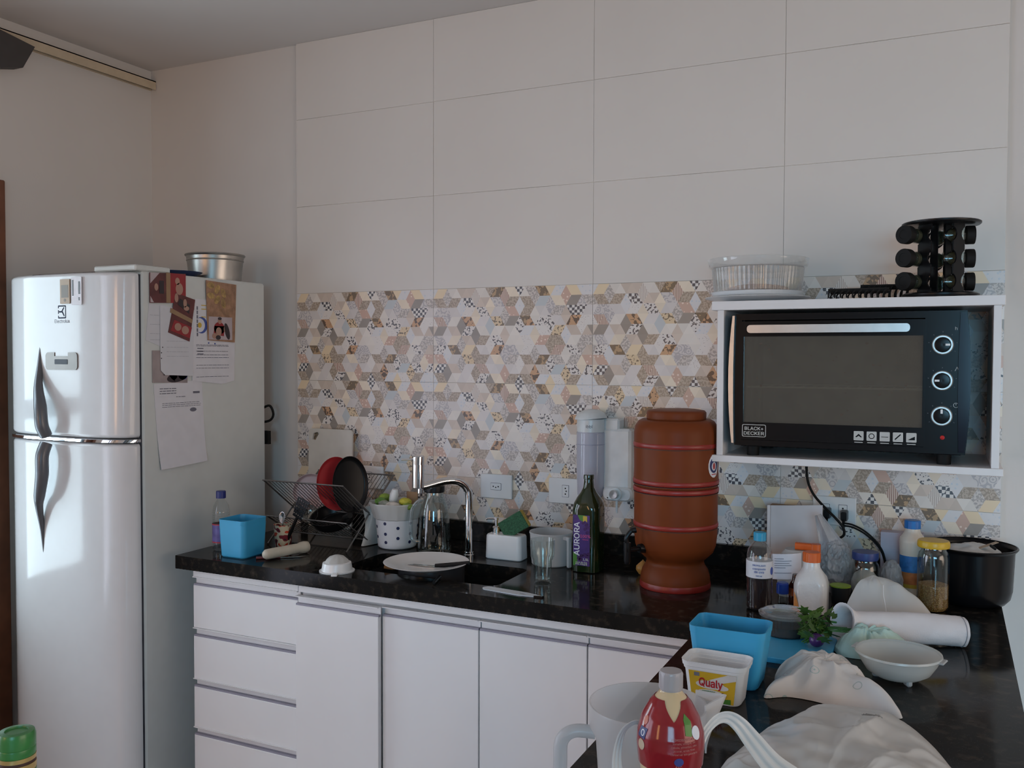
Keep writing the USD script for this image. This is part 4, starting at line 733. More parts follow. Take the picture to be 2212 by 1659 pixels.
# ------------------------------------------------------------------ clay water filter
cf = thing('clay_water_filter', 'terracotta clay water filter with red bands and black tap', 'water filter', (.366, -.311, ZT))
M_clay = mat('terracotta', (.165, .038, .010), .42, var=.08, scale=9, bump=.05, bscale=90, spec=.14); M_band = mat('red_band', (.26, .022, .016), .35); M_line = mat('dark_groove', (.05, .02, .015), .6)
part(cf, 'lower_vessel', lathe([(0, 0), (.092, 0), (.097, .006), (.0965, .020), (.0955, .030), (.091, .048), (.082, .062), (.079, .070), (.080, .078), (.090, .086), (.104, .100), (.111, .118), (.1145, .150), (.1150, .175), (.1150, .265), (.1135, .283), (0, .283)], 64), M_clay, 50)
part(cf, 'upper_vessel', lathe([(0, .284), (.1145, .284), (.1165, .295), (.1170, .300), (.1155, .33), (.1165, .385), (.1165, .43), (.1135, .448), (.104, .462), (.094, .467), (0, .467)], 64), M_clay, 50)
part(cf, 'lid', lathe([(0, .467), (.081, .467), (.082, .470), (.082, .486), (.078, .491), (.060, .494), (0, .495)], 64), M_clay, 50)
for r, z in ((.1165, .398), (.1170, .297), (.1163, .275), (.1153, .178)):
    b = part(cf, 'band', lathe([(r - .001, z - .007), (r + .0012, z - .005), (r + .002, z), (r + .0012, z + .005), (r - .001, z + .007)], 64), M_band, 50); part(b, 'groove', lathe([(r - .001, z - .0095), (r + .0006, z - .009), (r + .0006, z - .0075), (r - .001, z - .007)], 64), M_line)
part(cf, 'foot_band', lathe([(.0915, .0), (.0972, .0005), (.0985, .006), (.0975, .016), (.095, .019)], 64), M_band, 50)
ta = math.radians(-38)
T_ = lambda m: rot(m, -38)
tp = part(cf, 'tap', T_(cat_([tube([(0, -.105, .115), (0, -.122, .115)], [.014, .012], 16), tube([(0, -.118, .115), (0, -.150, .115), (0, -.166, .115)], [.006, .006, .010], 12), tube([(0, -.160, .135), (0, -.160, .085), (0, -.160, .076)], [.010, .009, .0065], 12)])), M_black, 40)
part(tp, 'tap_lever', T_(tube(spline([(0, -.160, .132), (0, -.163, .148), (.004, -.150, .166), (.010, -.138, .170)], 4), [.006] * 9 + [.008] * 4, 10)), M_black)
stk = part(cf, 'sticker', wrap(mv(dense(prism(ell(0, 0, .026, .032), .0006), .006), 0, .345, 0), .1158, math.radians(76)), M_paper, False, label='oval white sticker with a dark emblem')
part(stk, 'emblem', wrap(mv(dense(prism(Point(0, 0).buffer(.021).difference(Point(0, -.003).buffer(.012)), .0004), .006), 0, .347, 0), .1163, math.radians(76)), mat('emblem_navy', (.03, .04, .14), .5), False); part(stk, 'emblem', wrap(mv(dense(prism(ell(0, -.003, .006, .009), .0005), .004), 0, .347, 0), .1163, math.radians(76)), M_red, False); part(stk, 'emblem', wrap(mv(dense(prism(sbox(-.012, -.026, .012, -.0235), .0004), .004), 0, .347, 0), .1163, math.radians(76)), M_red, False)
on = thing('onion', 'small golden onion beside the foot of the clay filter', 'onion', (.248, -.232, ZT)); part(on, 'bulb', lathe([(0, 0), (.012, .003), (.0205, .016), (.020, .026), (.010, .036), (.003, .042), (0, .046)], 28), mat('onion_skin', (.45, .22, .05), .4, var=.2, scale=30), 50)
# ------------------------------------------------------------------ on the oven shelf
ZS = 1.7138
cpl = thing('cake_plate', 'white rimmed plate overhanging the oven shelf under the clear cake container', 'plate', (.560, -.185, ZS))
part(cpl, 'plate', lathe([(0, 0), (.085, 0), (.100, .006), (.142, .014), (.144, .016), (.142, .0175), (.100, .010), (.085, .006), (0, .005)], 60), M_wplast, 50)
ck = thing('cake_container', 'clear ribbed plastic cake container on the oven shelf', 'container', (.560, -.185, ZS + .0182))
part(ck, 'base_tray', shell([(.118, 0), (.121, .003), (.126, .012), (.129, .013)], .0015, 60), M_wplast, 50)
part(ck, 'ribbed_wall', lathe([(.1165, .008), (.1185, .02), (.1245, .078), (.1225, .078), (.1165, .02), (.1145, .008)], 240, lambda a, s: 1 + .012 * np.sin(a * 60)), clear('ribbed_plastic', (.93, .94, .94), 1.5, .06, milk=.10), 50)
part(ck, 'rim', lathe([(.1245, .078), (.134, .084), (.1365, .100), (.1385, .104), (.1365, .105), (.1345, .100), (.132, .086), (.1225, .080)], 72), clear('ribbed_plastic', (.93, .94, .94)), 50)
part(ck, 'cake_remains', mv(crumple(.085, .07, .034, 4, .25, 2.0, 3), 0, 0, .005), mat('cake', (.50, .34, .26), .8, var=.15), 50)
spk = thing('spice_rack', 'black revolving spice rack with glass jars on the oven shelf', 'spice rack', (1.024, -.2, ZS), -4)
part(spk, 'base_plate', lathe([(0, 0), (.088, 0), (.092, .004), (.092, .012), (.085, .016), (0, .016)], 48), M_black, 50); part(spk, 'top_plate', lathe([(0, .188), (.090, .188), (.0935, .191), (.0935, .195), (.09, .197), (0, .1985)], 48), M_black, 50)
az0 = 8
for k in range(4):
    a = az0 + 90 * k + 45
    h = sbox(-.019, .014, .019, .19)
    for zc in (.044, .103, .162): h = h.difference(Point(-.027, zc).buffer(.019)).difference(Point(.027, zc).buffer(.019))
    part(spk, 'upright', rot(mv(facing(prism(h, .004)), 0, -.052, 0), a), M_black)
part(spk, 'column', cat_([rot(mv(box(-.010, .010, -.002, .002, .014, .19), 0, -.022, 0), az0 + 45 + 90 * k) for k in range(4)]), M_black, False, kind='stuff')
def spice_jar(label, q, rz):
    j = thing('spice_jar', label, 'jar', q, rz, 'spice jars in the revolving rack')
    part(j, 'glass_body', facing(shell([(.017, 0), (.0195, .003), (.0195, .046), (.017, .053), (.017, .056)], .0015, 26)), M_glass, 50)
    part(j, 'jar_cap', facing(lathe([(0, .054), (.0235, .054), (.0235, .072), (.0225, .074), (.012, .074), (.0115, .0732), (0, .0732)], 32)), M_blackm, 40)
    part(j, 'spice', facing(lathe([(0, .003), (.0172, .003), (.0172, .034), (0, .034)], 20)), mat('dried_spice', (.10, .085, .05), .9, var=.4, scale=120))
    return j
first = None
for azj, where, (ox, oy) in ((-32, 'left side', (-.046, -.012)), (100, 'right side', (.004, -.006)), (190, 'far side', (-.006, .030))):
    for row, zc in (('bottom', .044), ('centre', .103), ('top', .162)):
        a = (f'black capped spice jar, {row} row, {where} of the rack', (1.024 + ox, -.2 + oy, ZS + zc), azj)
        if first is None: first = spice_jar(*a)
        else: copy(first, a[1], a[2], a[0])
def trivet(label, loc, n, w, d, h, rz):
    t = thing('trivet', label, 'trivet', loc, rz)
    part(t, 'rail', tube([(-w / 2, -d / 2, h), (w / 2, -d / 2, h)], .0048, 8), M_blackm); part(t, 'rail', tube([(-w / 2, d / 2, h), (w / 2, d / 2, h)], .0042, 8), M_blackm)
    for k in range(n):
        x = -w / 2 + w * (k + .5) / n
        part(t, 'hook', tube(spline([(x - .006, -d / 2 - .004, .003), (x - .006, -d / 2 - .003, h * .6), (x, -d / 2, h), (x, d / 2, h), (x - .006, d / 2 + .003, h * .6), (x - .006, d / 2 + .004, .003)], 4), .0022, 6), M_blackm)
trivet('low black wire trivet at the front of the oven shelf', (.835, -.275, ZS), 10, .145, .085, .022, 3)
trivet('taller black wire trivet behind the low one beside the spice rack', (.892, -.135, ZS), 9, .130, .085, .040, 5)

# ------------------------------------------------------------------ oven lead, plugs
def plug(label, x, z):
    p = thing('power_plug', label, 'plug', (x, -.0105, z)); part(p, 'plug_body', mv(facing(loft([(0, .010, .015, .005), (.018, .010, .016, .006), (.034, .008, .013, .005)])), 0, 0, 0), M_black, 40)
    part(p, 'sleeve', tube([(0, -.03, -.010), (0, -.038, -.022)], [.005, .0035], 8), M_black); return p
plug('black plug in the left socket, on the oven lead', .7365, 1.113); plug('black plug in the right socket, on the double lead', .783, 1.109)
single('oven_lead', 'black oven lead hanging from the shelf to the socket in a loop', 'cable', tube(spline([(.682, -.05, 1.2815), (.680, -.048, 1.25), (.684, -.045, 1.205), (.700, -.045, 1.168), (.730, -.055, 1.136), (.762, -.065, 1.108), (.784, -.066, 1.082), (.786, -.063, 1.060), (.770, -.058, 1.049), (.750, -.056, 1.056), (.739, -.053, 1.083), (.7365, -.050, 1.092)], 8), .0036, 8), M_blackm, smooth=60)
single('double_lead', 'twin black lead running down to the right from the socket', 'cable', cat_([tube(spline([(.783, -.052, 1.088 + o), (.81, -.055, 1.085 + o), (.845, -.058, 1.068 + o), (.880, -.062, 1.035 + o), (.895, -.068, 1.0 + o), (.898, -.074, .96)], 8), .0026, 6) for o in (-.003, .004)]), M_blackm, smooth=60)

# ------------------------------------------------------------------ on the right of the worktop
pb = thing('paper_box', 'white paper box standing against the tiles left of the sockets', 'box', (.652, -.052, ZT), -4)
part(pb, 'carton', box(-.073, .073, -.022, .022, 0, .205, .001), M_brown); part(pb, 'paper_front', sheet(np.array([[(x, -.0245 - .004 * math.sin(3 * (x + .08) / .15), z) for z in np.linspace(0, .206 + .012 * (x + .07) / .14, 6)] for x in np.linspace(-.066, .080, 10)]), .001), M_paper, 50); part(pb, 'paper_fold', sheet(np.array([[(-.075 + .008 * u, -.030 + .004 * u, z) for z in (0, .207)] for u in (0, 1)]), .001), M_paper, False)
db = thing('syrup_bottle', 'clear bottle of dark syrup with light blue cap and white label', 'bottle', (.622, -.445, ZT))
rb = [(.0322 - .0008 * (k % 2), .010 + .0085 * k) for k in range(9)]
part(db, 'bottle', shell([(.027, 0), (.0318, .004)] + rb + [(.0325, .088), (.0325, .124), (.0318, .130), (.0322, .136), (.029, .152), (.020, .166), (.0125, .173), (.0125, .18)], .0006, 40), M_clear, 50)
part(db, 'syrup', lathe([(0, .0015), (.027, .0015), (.0308, .006)] + [(r - .0012, z) for r, z in rb] + [(.0312, .080), (0, .080)], 36), mat('dark_syrup', (.014, .004, .005), .1, spec=.25), 50)
bottle_cap(db, .0155, .175, .196, mat('light_blue_cap', (.03, .30, .50), .35))
lb = part(db, 'label', lathe([(.0324, .084), (.0333, .084), (.0333, .126), (.0324, .126)], 40), mat('white_label', (.62, .62, .66), .4), 50)
part(lb, 'label_print', wrap(cat_([mv(text(s_, h_, .0005), 0, z_, 0) for s_, h_, z_ in (('DESTILADO', .0042, .115), ('composto', .0052, .106), ('de uva', .0058, .098), ('500 ml', .0034, .089))]), .0334, math.radians(8)), mat('print_blue', (.06, .10, .35)), False, kind='stuff')
part(lb, 'label_mark', wrap(mv(dense(prism(ell(0, 0, .006, .010), .0006), .004), 0, .102, 0), .0334, math.radians(72)), mat('print_blue', (.06, .1, .35)), False)
ob_ = thing('milk_bottle', 'whitish plastic bottle with orange cap wrapped in film', 'bottle', (.744, -.409, ZT))
part(ob_, 'bottle', loft([(0, .036, .034, .016), (.004, .040, .037, .018), (.070, .0405, .0375, .020), (.088, .036, .034, .022), (.103, .026, .025, .022), (.112, .021, .0205, .0203), (.128, .0195, .0195, .0193)], 7), mat('wrapped_plastic', (.66, .65, .64), .25, var=.03, bump=.35, bscale=70), 50)
part(ob_, 'orange_print', mv(facing(prism(Polygon([(-.038, .004), (-.022, .003), (-.028, .03), (-.036, .055)]), .0008)), 0, -.0372, 0), mat('faded_orange', (.60, .26, .08), .4), False)
bottle_cap(ob_, .0215, .126, .150, M_orange)
oj = thing('sauce_bottle', 'white paper wrapped pack with a bent orange cap behind the syrup bottle', 'pack', (.690, -.262, ZT))
part(oj, 'pack', loft([(0, .046, .036, .016), (.05, .052, .040, .02), (.10, .050, .038, .024), (.124, .034, .026, .022)], 6), M_frost, 50)
part(oj, 'paper_wrap', sheet(np.array([[(-.064 + .078 * u, -.030 - .016 * math.sin(2.2 * u + .4), .044 + .068 * v + .010 * u) for v in np.linspace(0, 1, 6)] for u in np.linspace(0, 1, 9)]), .001), M_paper, 50); part(oj, 'printing', cat_([sheet(np.array([[(-.055 + .05 * u, -.0317 - .016 * math.sin(2.2 * (.115 + .64 * u) + .4), z_ + .006 * u + .0012 * v) for v in (0, 1)] for u in np.linspace(0, w_, 7)]), .0005) for z_, w_ in ((.100, .5), (.094, .9), (.088, .8), (.082, .9), (.076, .6), (.062, .9))]), M_ink, False, kind='stuff')
part(oj, 'orange_cap', cat_([mv(rot(loft([(-.036, .0095, .011, .006), (.020, .0095, .011, .006)]), 90, (0, 1, 0)), .030, -.008, .134), loft([(.095, .0125, .0125, .008, .046, -.008), (.143, .0125, .0125, .008, .046, -.008)])]), M_orange)
cb = thing('clear_bag', 'crumpled clear plastic bag between orange capped bottle and sockets', 'bag', (.775, -.170, ZT))
part(cb, 'bag_body', crumple(.048, .050, .150, 31, .38, 2.7, 5), mat('crinkled_clear', (.60, .60, .62), .15, var=.1, trans=.42, transl=.2, bump=.3, bscale=40), 25); part(cb, 'bag_tip', mv(rot(sheet(np.array([[(.07 * (u - .5) * (1 - .75 * v), .006 * math.sin(9 * u), .10 * v) for v in np.linspace(0, 1, 8)] for u in np.linspace(0, 1, 9)]), .001), -24, (0, 1, 0)), -.005, -.01, .115), mat('crinkled_clear', (0, 0, 0)), 40)
lt = thing('blue_lidded_jar', 'tiny jar with royal blue lid beside the syrup bottle', 'jar', (.668, -.372, ZT)); part(lt, 'jar_body', lathe([(0, 0), (.012, 0), (.0125, .028), (0, .028)], 20), M_glass); part(lt, 'lid', lathe([(0, .028), (.0155, .028), (.0155, .052), (.013, .056), (0, .056)], 24), mat('royal_blue', (.02, .06, .35), .35))
bd = thing('sauce_flask', 'small dark brown flask between syrup bottle and whitish bottle', 'flask', (.697, -.345, ZT)); part(bd, 'flask', lathe([(0, 0), (.017, 0), (.018, .004), (.018, .045), (.010, .06), (.008, .075), (0, .075)], 24), mat('amber_glass', (.05, .012, .006), .08), 50); part(bd, 'flask_label', lathe([(.0181, .02), (.0186, .02), (.0186, .04), (.0181, .04)], 24), mat('copper_label', (.35, .09, .03), .3), 50)
gj = thing('lime_lid_pot', 'small dark pot with lime green lid', 'pot', (.802, -.297, ZT)); part(gj, 'pot_wall', lathe([(0, 0), (.0215, 0), (.0255, .044), (0, .044)], 30), mat('smoky_plastic', (.03, .03, .032), .15)); part(gj, 'lid', lathe([(0, .044), (.0262, .044), (.0262, .047), (0, .0485)], 30), mat('lime_lid', (.28, .42, .03), .4))
bj = thing('flour_jar', 'glass jar with navy lid and white contents', 'jar', (.856, -.225, ZT))
part(bj, 'jar_glass', shell([(.030, 0), (.036, .004), (.037, .02), (.037, .08), (.034, .094), (.030, .099), (.030, .106)], .0018, 36), M_glass, 50); part(bj, 'contents', mv(crumple(.034, .034, .084, 3, .14, 2.5, 3), 0, 0, .003), mat('white_contents', (.62, .62, .63), .6, var=.05), 50); part(bj, 'lid', lathe([(0, .106), (.0325, .106), (.0335, .109), (.0335, .124), (.0325, .126), (0, .1265)], 40), mat('blue_lid', (.025, .05, .19), .4), 50)
mb = thing('bleach_bottle', 'cream white bottle with blue cap and blue and orange label', 'bottle', (.966, -.110, ZT))
part(mb, 'bottle', lathe([(0, 0), (.029, 0), (.031, .004), (.0305, .10), (.0318, .108), (.033, .14), (.0315, .152), (.0215, .166), (.0195, .172), (.0185, .180), (0, .180)], 40), mat('cream_white', (.68, .65, .58), .35, var=.03), 50)
bottle_cap(mb, .0205, .178, .200, mat('mid_blue_cap', (.02, .16, .48), .35))
part(mb, 'blue_label', lathe([(.0308, .062), (.0315, .062), (.0317, .106), (.0310, .106)], 36), mat('label_blue', (.03, .17, .47), .4, var=.3, scale=60), 50); part(mb, 'orange_label', lathe([(.0308, .03), (.0315, .03), (.0315, .062), (.0308, .062)], 36), mat('label_orange', (.50, .18, .06), .4, var=.3, scale=40), 50); part(mb, 'yellow_label', lathe([(.0308, .020), (.0315, .020), (.0315, .030), (.0308, .030)], 36), mat('label_gold', (.55, .40, .06)), 50)
single('lilac_box', 'pale lilac carton against the tiles behind the cream white bottle', 'carton', box(-.055, .055, -.020, .020, 0, .153, .001), mat('pale_lilac', (.50, .47, .55), .7), loc=(.938, -.044, ZT))
gb = thing('grey_bag', 'greyish see-through plastic bag between navy lidded jar and cream white bottle', 'bag', (.918, -.175, ZT)); part(gb, 'bag_body', crumple(.028, .040, .105, 21, .3, 2.0, 4), mat('grey_film', (.52, .52, .54), .2, var=.15, trans=.35, transl=.2, bump=.3, bscale=40), 30)
yj = thing('grain_jar', 'tall glass jar of golden grain with yellow lid', 'jar', (1.020, -.262, ZT))
part(yj, 'jar_glass', shell([(.028, 0), (.036, .006), (.0378, .016), (.0378, .135), (.035, .148), (.030, .154), (.030, .162)], .0018, 40), M_glass, 50)
_n = {'tc': ('texture_coordinate', {}), 'v': ('voronoi_texture', {'scale': 260.0}), 'r': ('rgb_ramp', {'ramp': [(0, (.60, .38, .14)), (.6, (.30, .13, .03))]}), 'p': ('principled_bsdf', {'roughness': .5}), 'b': ('bump', {'strength': .6, 'distance': .003, 'invert': True})}
M_grain = usdkit.material(stage, '/World/Looks/popcorn_grain', _n, [('tc.object', 'v.vector'), ('v.distance', 'r.fac'), ('v.distance', 'b.height'), ('b.normal', 'p.normal'), ('r.color', 'p.base_color')], surface='p.BSDF')
part(yj, 'grain', lathe([(0, .002), (.028, .002), (.0355, .012), (.0358, .066), (.02, .071), (0, .072)], 36), M_grain, 50, kind='stuff'); part(yj, 'lid', lathe([(0, .161), (.0375, .161), (.0385, .164), (.0380, .174), (.0355, .178), (0, .1785)], 44), mat('yellow_lid', (.58, .36, .015), .35), 50)
po = thing('black_pot', 'large black cooking pot full of crumpled bags at the worktop end', 'pot', (1.110, -.132, ZT))
part(po, 'pot_wall', shell([(.066, 0), (.080, .005), (.091, .018), (.096, .04), (.100, .138), (.106, .144), (.1085, .148), (.107, .1505)], .003, 60), mat('black_enamel', (.005, .005, .006), .25, spec=.25), 50)
part(po, 'bag_filling', mv(crumple(.084, .084, .10, 6, .22, 2.4, 4), 0, 0, .062), mat('crumpled_white', (.60, .58, .56), .5, var=.04, bump=.3, bscale=40), 35)
part(po, 'paper_tag', mv(rot(rot(box(-.045, .045, -.007, .007, 0, .001), -18, (0, 1, 0)), 28), .02, -.03, .150), mat('kraft', (.45, .34, .25), .8), False); part(po, 'black_knot', mv(rot(box(-.009, .009, -.006, .006, 0, .006, .002), 35, (0, 1, 0)), .045, -.035, .152), M_blackm)

bb = thing('frosted_bag', 'frosted plastic bag bulging behind the rolled white cloth', 'bag', (.925, -.395, ZT)); part(bb, 'bag_body', lump([(-.100, -.045), (-.085, .02), (-.04, .055), (.03, .05), (.085, .02), (.105, -.045), (.03, -.062), (-.05, -.06)], (-.035, 0), .105, 4, n=110, m=26, crease=.16, pw=2.6, freq=1.2, bump=.2, bf=12), M_bag, 60); part(bb, 'bag_seam', tube(spline([(-.012, -.030, .088), (-.010, -.050, .068), (-.004, -.060, .04), (-.002, -.0655, .012)], 5), .0009, 6), M_wplast)
# rolled white cloth, open at its left end, herbs inside
M_cloth = mat('white_cloth', (.66, .64, .66), .9, var=.03, bump=.15, bscale=300)
rl = thing('rolled_cloth', 'white cloth roll with herbs sticking out of its left end', 'cloth', (0, 0, 0))
ax = spline([(.842, -.668, .974), (.875, -.645, .966), (.93, -.618, .964), (1.00, -.592, .963), (1.06, -.572, .961), (1.088, -.562, .960)], 8)
R = []
for i, p_ in enumerate(ax):
    s_ = i / (len(ax) - 1); t_ = ax[min(i + 1, len(ax) - 1)] - ax[max(i - 1, 0)]; t_ /= np.linalg.norm(t_); u_ = np.cross((0, 0, 1), t_); u_ /= np.linalg.norm(u_); w_ = np.cross(t_, u_)
    a_ = np.linspace(0, 2 * np.pi, 48, endpoint=False)
    r_ = (.036 + .012 * max(0, 1 - s_ / .16) ** 2 - .004 * s_) * (1 + .05 * np.sin(3 * a_ + 6 * s_) + .05 * (meshkit.fbm(np.column_stack([2 * np.cos(a_), 2 * np.sin(a_), np.full(48, 9 * s_)]), 3, 4) - .5) * 2)
    q = p_ + r_[:, None] * (np.cos(a_)[:, None] * u_ + np.sin(a_)[:, None] * w_); q[:, 2] = np.maximum(q[:, 2], ZT + .002 + .0004 * np.sin(a_ * 5)); R.append(q)
inner = [q + (ax[i] - q) * .12 for i, q in list(enumerate(R))[:9]][::-1]
part(rl, 'cloth', rings([*inner[:-1], *inner[-1:], *R], (True, True)), M_cloth, 60)
part(rl, 'hem', tube(np.array([q for q in (R[-3] + (R[-3] - ax[-3]) * .012)]), .0009, 5, True), mat('stitching', (.30, .28, .30), .9))
hb = thing('herbs', 'bunch of green parsley and chives in the mouth of the rolled cloth', 'herbs', (.803, -.698, ZT))
M_leaf2 = mat('parsley_green', (.075, .15, .025), .5, var=.35, scale=40, transl=.25); M_stem = mat('stem_green', (.06, .20, .05), .45)
lv = [(0, -.004), (.006, -.012), (.010, -.006), (.017, -.011), (.016, -.003), (.024, 0), (.016, .003), (.017, .011), (.010, .006), (.006, .012), (0, .004)]
for k in range(64):
    m = prism(Polygon(lv), .0006); m.apply_scale(rng.uniform(.8, 1.35)); m = rot(rot(rot(m, rng.uniform(-60, 60), (1, 0, 0)), rng.uniform(-50, 70), (0, 1, 0)), rng.uniform(0, 360))
    part(hb, 'leaf', mv(m, rng.normal(-.005, .017), rng.normal(-.012, .027), abs(rng.normal(.034, .018)) + .016), M_leaf2, False)
for k in range(9): part(hb, 'stem', tube(spline([(.055 + rng.uniform(-.01, .02), .02 + rng.uniform(-.02, .02), .040), (.01, .0 + rng.uniform(-.02, .02), .040), (-.025 + rng.uniform(-.01, .01), -.03 + rng.uniform(-.03, .03), .022)], 5), .0014, 5), M_stem)
for dy in (0, .004): part(hb, 'chive', tube(spline([(.03, .015, .055), (-.02, .03 + dy, .052), (-.075, .075 + dy, .050), (-.125, .125 + dy, .036)], 6), [.0022] * 18 + [.0010], 6), M_stem)
single('purple_onion', 'small purple onion under the parsley', 'onion', scl(trimesh.creation.icosphere(3, .0155), 1, 1, .95), mat('purple_skin', (.06, .015, .11), .3), loc=(.800, -.752, ZT + .0305), smooth=True)
aq = thing('aqua_cloth', 'crumpled pale aqua cloth between rolled cloth and bowl', 'cloth', (0, 0, ZT)); M_aqua = mat('aqua_cloth', (.42, .60, .56), .9, var=.08, bump=.15, bscale=300)
part(aq, 'cloth', lump([(.832, -.715), (.850, -.668), (.905, -.668), (.965, -.655), (.990, -.675), (.945, -.725), (.890, -.748), (.850, -.745)], (.900, -.700), .052, 5, n=130, m=30, crease=.5, freq=2.0, bump=.5, bf=22), M_aqua, 60)
rc = thing('round_container', 'clear round lidded container with dark food beside the blue tub', 'container', (.721, -.672, ZT + .0125))
part(rc, 'ribbed_wall', lathe([(.046, 0), (.049, .002), (.053, .042), (.0515, .042), (.0475, .004), (.044, .002)], 160, lambda a, s: 1 + .014 * np.sin(a * 40)), M_clear, 50); part(rc, 'food', lathe([(0, .001), (.045, .002), (.048, .022), (0, .024)], 36), mat('dark_food', (.05, .03, .02), .5, var=.4, scale=60)); part(rc, 'lid', lathe([(.052, .041), (.0575, .043), (.0585, .048), (.053, .050), (.046, .054), (0, .0545), (0, .0535), (.046, .053), (.052, .048)], 48), clear('lid_plastic', (.90, .92, .93), 1.5, .04, milk=.05), 50)
single('plastic_tray', 'flat sky blue plastic tray under the round container', 'tray', loft([(0, .074, .105, .02), (.004, .075, .106, .02), (.010, .075, .106, .02), (.012, .072, .103, .02)], 6), M_cyan, loc=(.758, -.745, ZT))
fl = thing('floral_cloth', 'crumpled white dish cloth with faint flowers in front of the bowl', 'cloth', (0, 0, ZT))
_n = {'tc': ('texture_coordinate', {}), 'v': ('voronoi_texture', {'scale': 26.0, 'randomness': 1.0}), 'w': ('math', {'math_type': 'multiply', 'value2': 34.0}), 's': ('math', {'math_type': 'sine'}), 'g': ('math', {'math_type': 'greater_than', 'value2': .72}), 'k': ('math', {'math_type': 'less_than', 'value2': .34}), 'mm': ('math', {'math_type': 'multiply'}),
      'n': ('noise_texture', {'scale': 9.0}), 'r': ('rgb_ramp', {'interpolate': False, 'ramp': [(0, (.30, .46, .46)), (.5, (.50, .34, .36)), (.6, (.36, .42, .40))]}), 'mx': ('mix_color', {'a': (.64, .63, .62)}), 'f': ('math', {'math_type': 'multiply', 'value2': .75}), 'p': ('principled_bsdf', {'roughness': .9})}
M_flor = usdkit.material(stage, '/World/Looks/floral_cloth', _n, [('tc.object', 'v.vector'), ('tc.object', 'n.vector'), ('v.distance', 'w.value1'), ('w.value', 's.value1'), ('s.value', 'g.value1'), ('v.distance', 'k.value1'), ('g.value', 'mm.value1'), ('k.value', 'mm.value2'), ('mm.value', 'f.value1'), ('f.value', 'mx.fac'), ('n.fac', 'r.fac'), ('r.color', 'mx.b'), ('mx.result', 'p.base_color')], surface='p.BSDF')
part(fl, 'cloth', lump([(.752, -.985), (.745, -.900), (.790, -.838), (.868, -.835), (.915, -.925), (.985, -1.05), (.930, -1.045), (.868, -1.045), (.790, -1.035), (.745, -1.06)], (.840, -.930), .047, 3, crease=.55, freq=1.3, bump=.5, bf=14), M_flor, 60)
bw = thing('mixing_bowl', 'translucent white mixing bowl with small feet', 'bowl', (.966, -.838, ZT))
part(bw, 'bowl_wall', shell([(.036, .006), (.044, .008), (.060, .018), (.072, .037), (.078, .050), (.0815, .052), (.0805, .056)], .0022, 60), mat('milky_bowl', (.70, .71, .69), .22, var=.01, trans=.10, transl=.35), 50)
for k in range(3): part(bw, 'foot', rot(box(.030, .048, -.006, .006, 0, .013, .003), -60 + 120 * k), M_milky)
for a in (-14, 166): part(bw, 'lug', rot(box(.077, .0885, -.016, .016, .0495, .0535, .002), a), M_milky)
blue_tub('plastic_tub', 'tall open sky blue plastic tub on the arm of the worktop', (.667, -.990, ZT), .060, .047, .0745, .053, .114, 0)
qt = thing('margarine_tub', 'open white and yellow margarine tub in front of the tall blue tub', 'tub', (.665, -1.098, ZT), -1)
part(qt, 'tub_wall', tub([(0, .046, .030, .014), (.003, .049, .033, .016), (.060, .0555, .0375, .018), (.061, .0575, .0395, .019), (.066, .0585, .0400, .019), (.067, .0600, .0415, .020), (.074, .0610, .0420, .020), (.076, .0615, .0425, .020)], .0016, 6), M_wplast, 40)
fr_y = lambda z: -.033 - (z - .003) / .057 * .0045 - .0004
def face(m):
    v = facing(m).vertices; m = facing(m); v[:, 1] += np.array([fr_y(z) for z in v[:, 2]]); m.vertices = v; return m
lbq = part(qt, 'label', face(dense(prism(Polygon([(-.0385, .004), (.0385, .004), (.0445, .0592), (-.0445, .0592)]), .0005), .01)), mat('margarine_yellow', (.62, .40, .03), .35, var=.08), False)
part(lbq, 'cloud_print', face(mv(prism(ell(-.004, .036, .027, .008).union(ell(-.004, .021, .024, .006)).union(ell(.016, .033, .014, .005)).union(Polygon([(-.006, .045), (.028, .0592), (.0445, .0592), (.0435, .050), (.012, .040)])), .0003), 0, 0, .0006)), mat('label_cream', (.66, .64, .62), .4), False)
part(lbq, 'green_print', face(mv(prism(Polygon([(.036, .004), (.037, .014), (.005, .011), (-.012, .004)]).intersection(sbox(-.05, .004, .0335, .02)), .0003), 0, 0, .0006)), mat('label_green', (.06, .20, .03)), False)
part(lbq, 'brand_lettering', face(mv(rot(text('Qualy', .0145, .0004, True, width=.044), -2), -.003, .0325, .0011)), mat('brand_red', (.45, .02, .03), .35), False)
part(lbq, 'small_lettering', face(mv(text('cremosa', .0055, .0003, True, width=.024), -.007, .0205, .0011)), mat('print_green', (.10, .26, .10), .4), False, kind='stuff')
part(lbq, 'red_bar', face(mv(prism(sbox(-.018, .0155, -.004, .018), .0003), 0, 0, .0011)), mat('brand_red', (.45, .02, .03)), False); part(lbq, 'seal_print', face(mv(prism(sbox(-.034, .050, -.024, .057), .0003), 0, 0, .0007)), M_ink, False)
for q in (ell(.019, .020, .0025, .005), ell(.0235, .019, .002, .004)): part(lbq, 'figure_print', face(mv(prism(q, .0003), 0, 0, .0011)), mat('figure_brown', (.25, .10, .04), .4), False)
part(qt, 'crumbs', cat_([mv(box(-.002, .002, -.0015, .0015, 0, .0015), rng.uniform(-.035, .035), rng.uniform(-.02, .02), .0022) for _ in range(14)]), M_brown, False, kind='stuff')

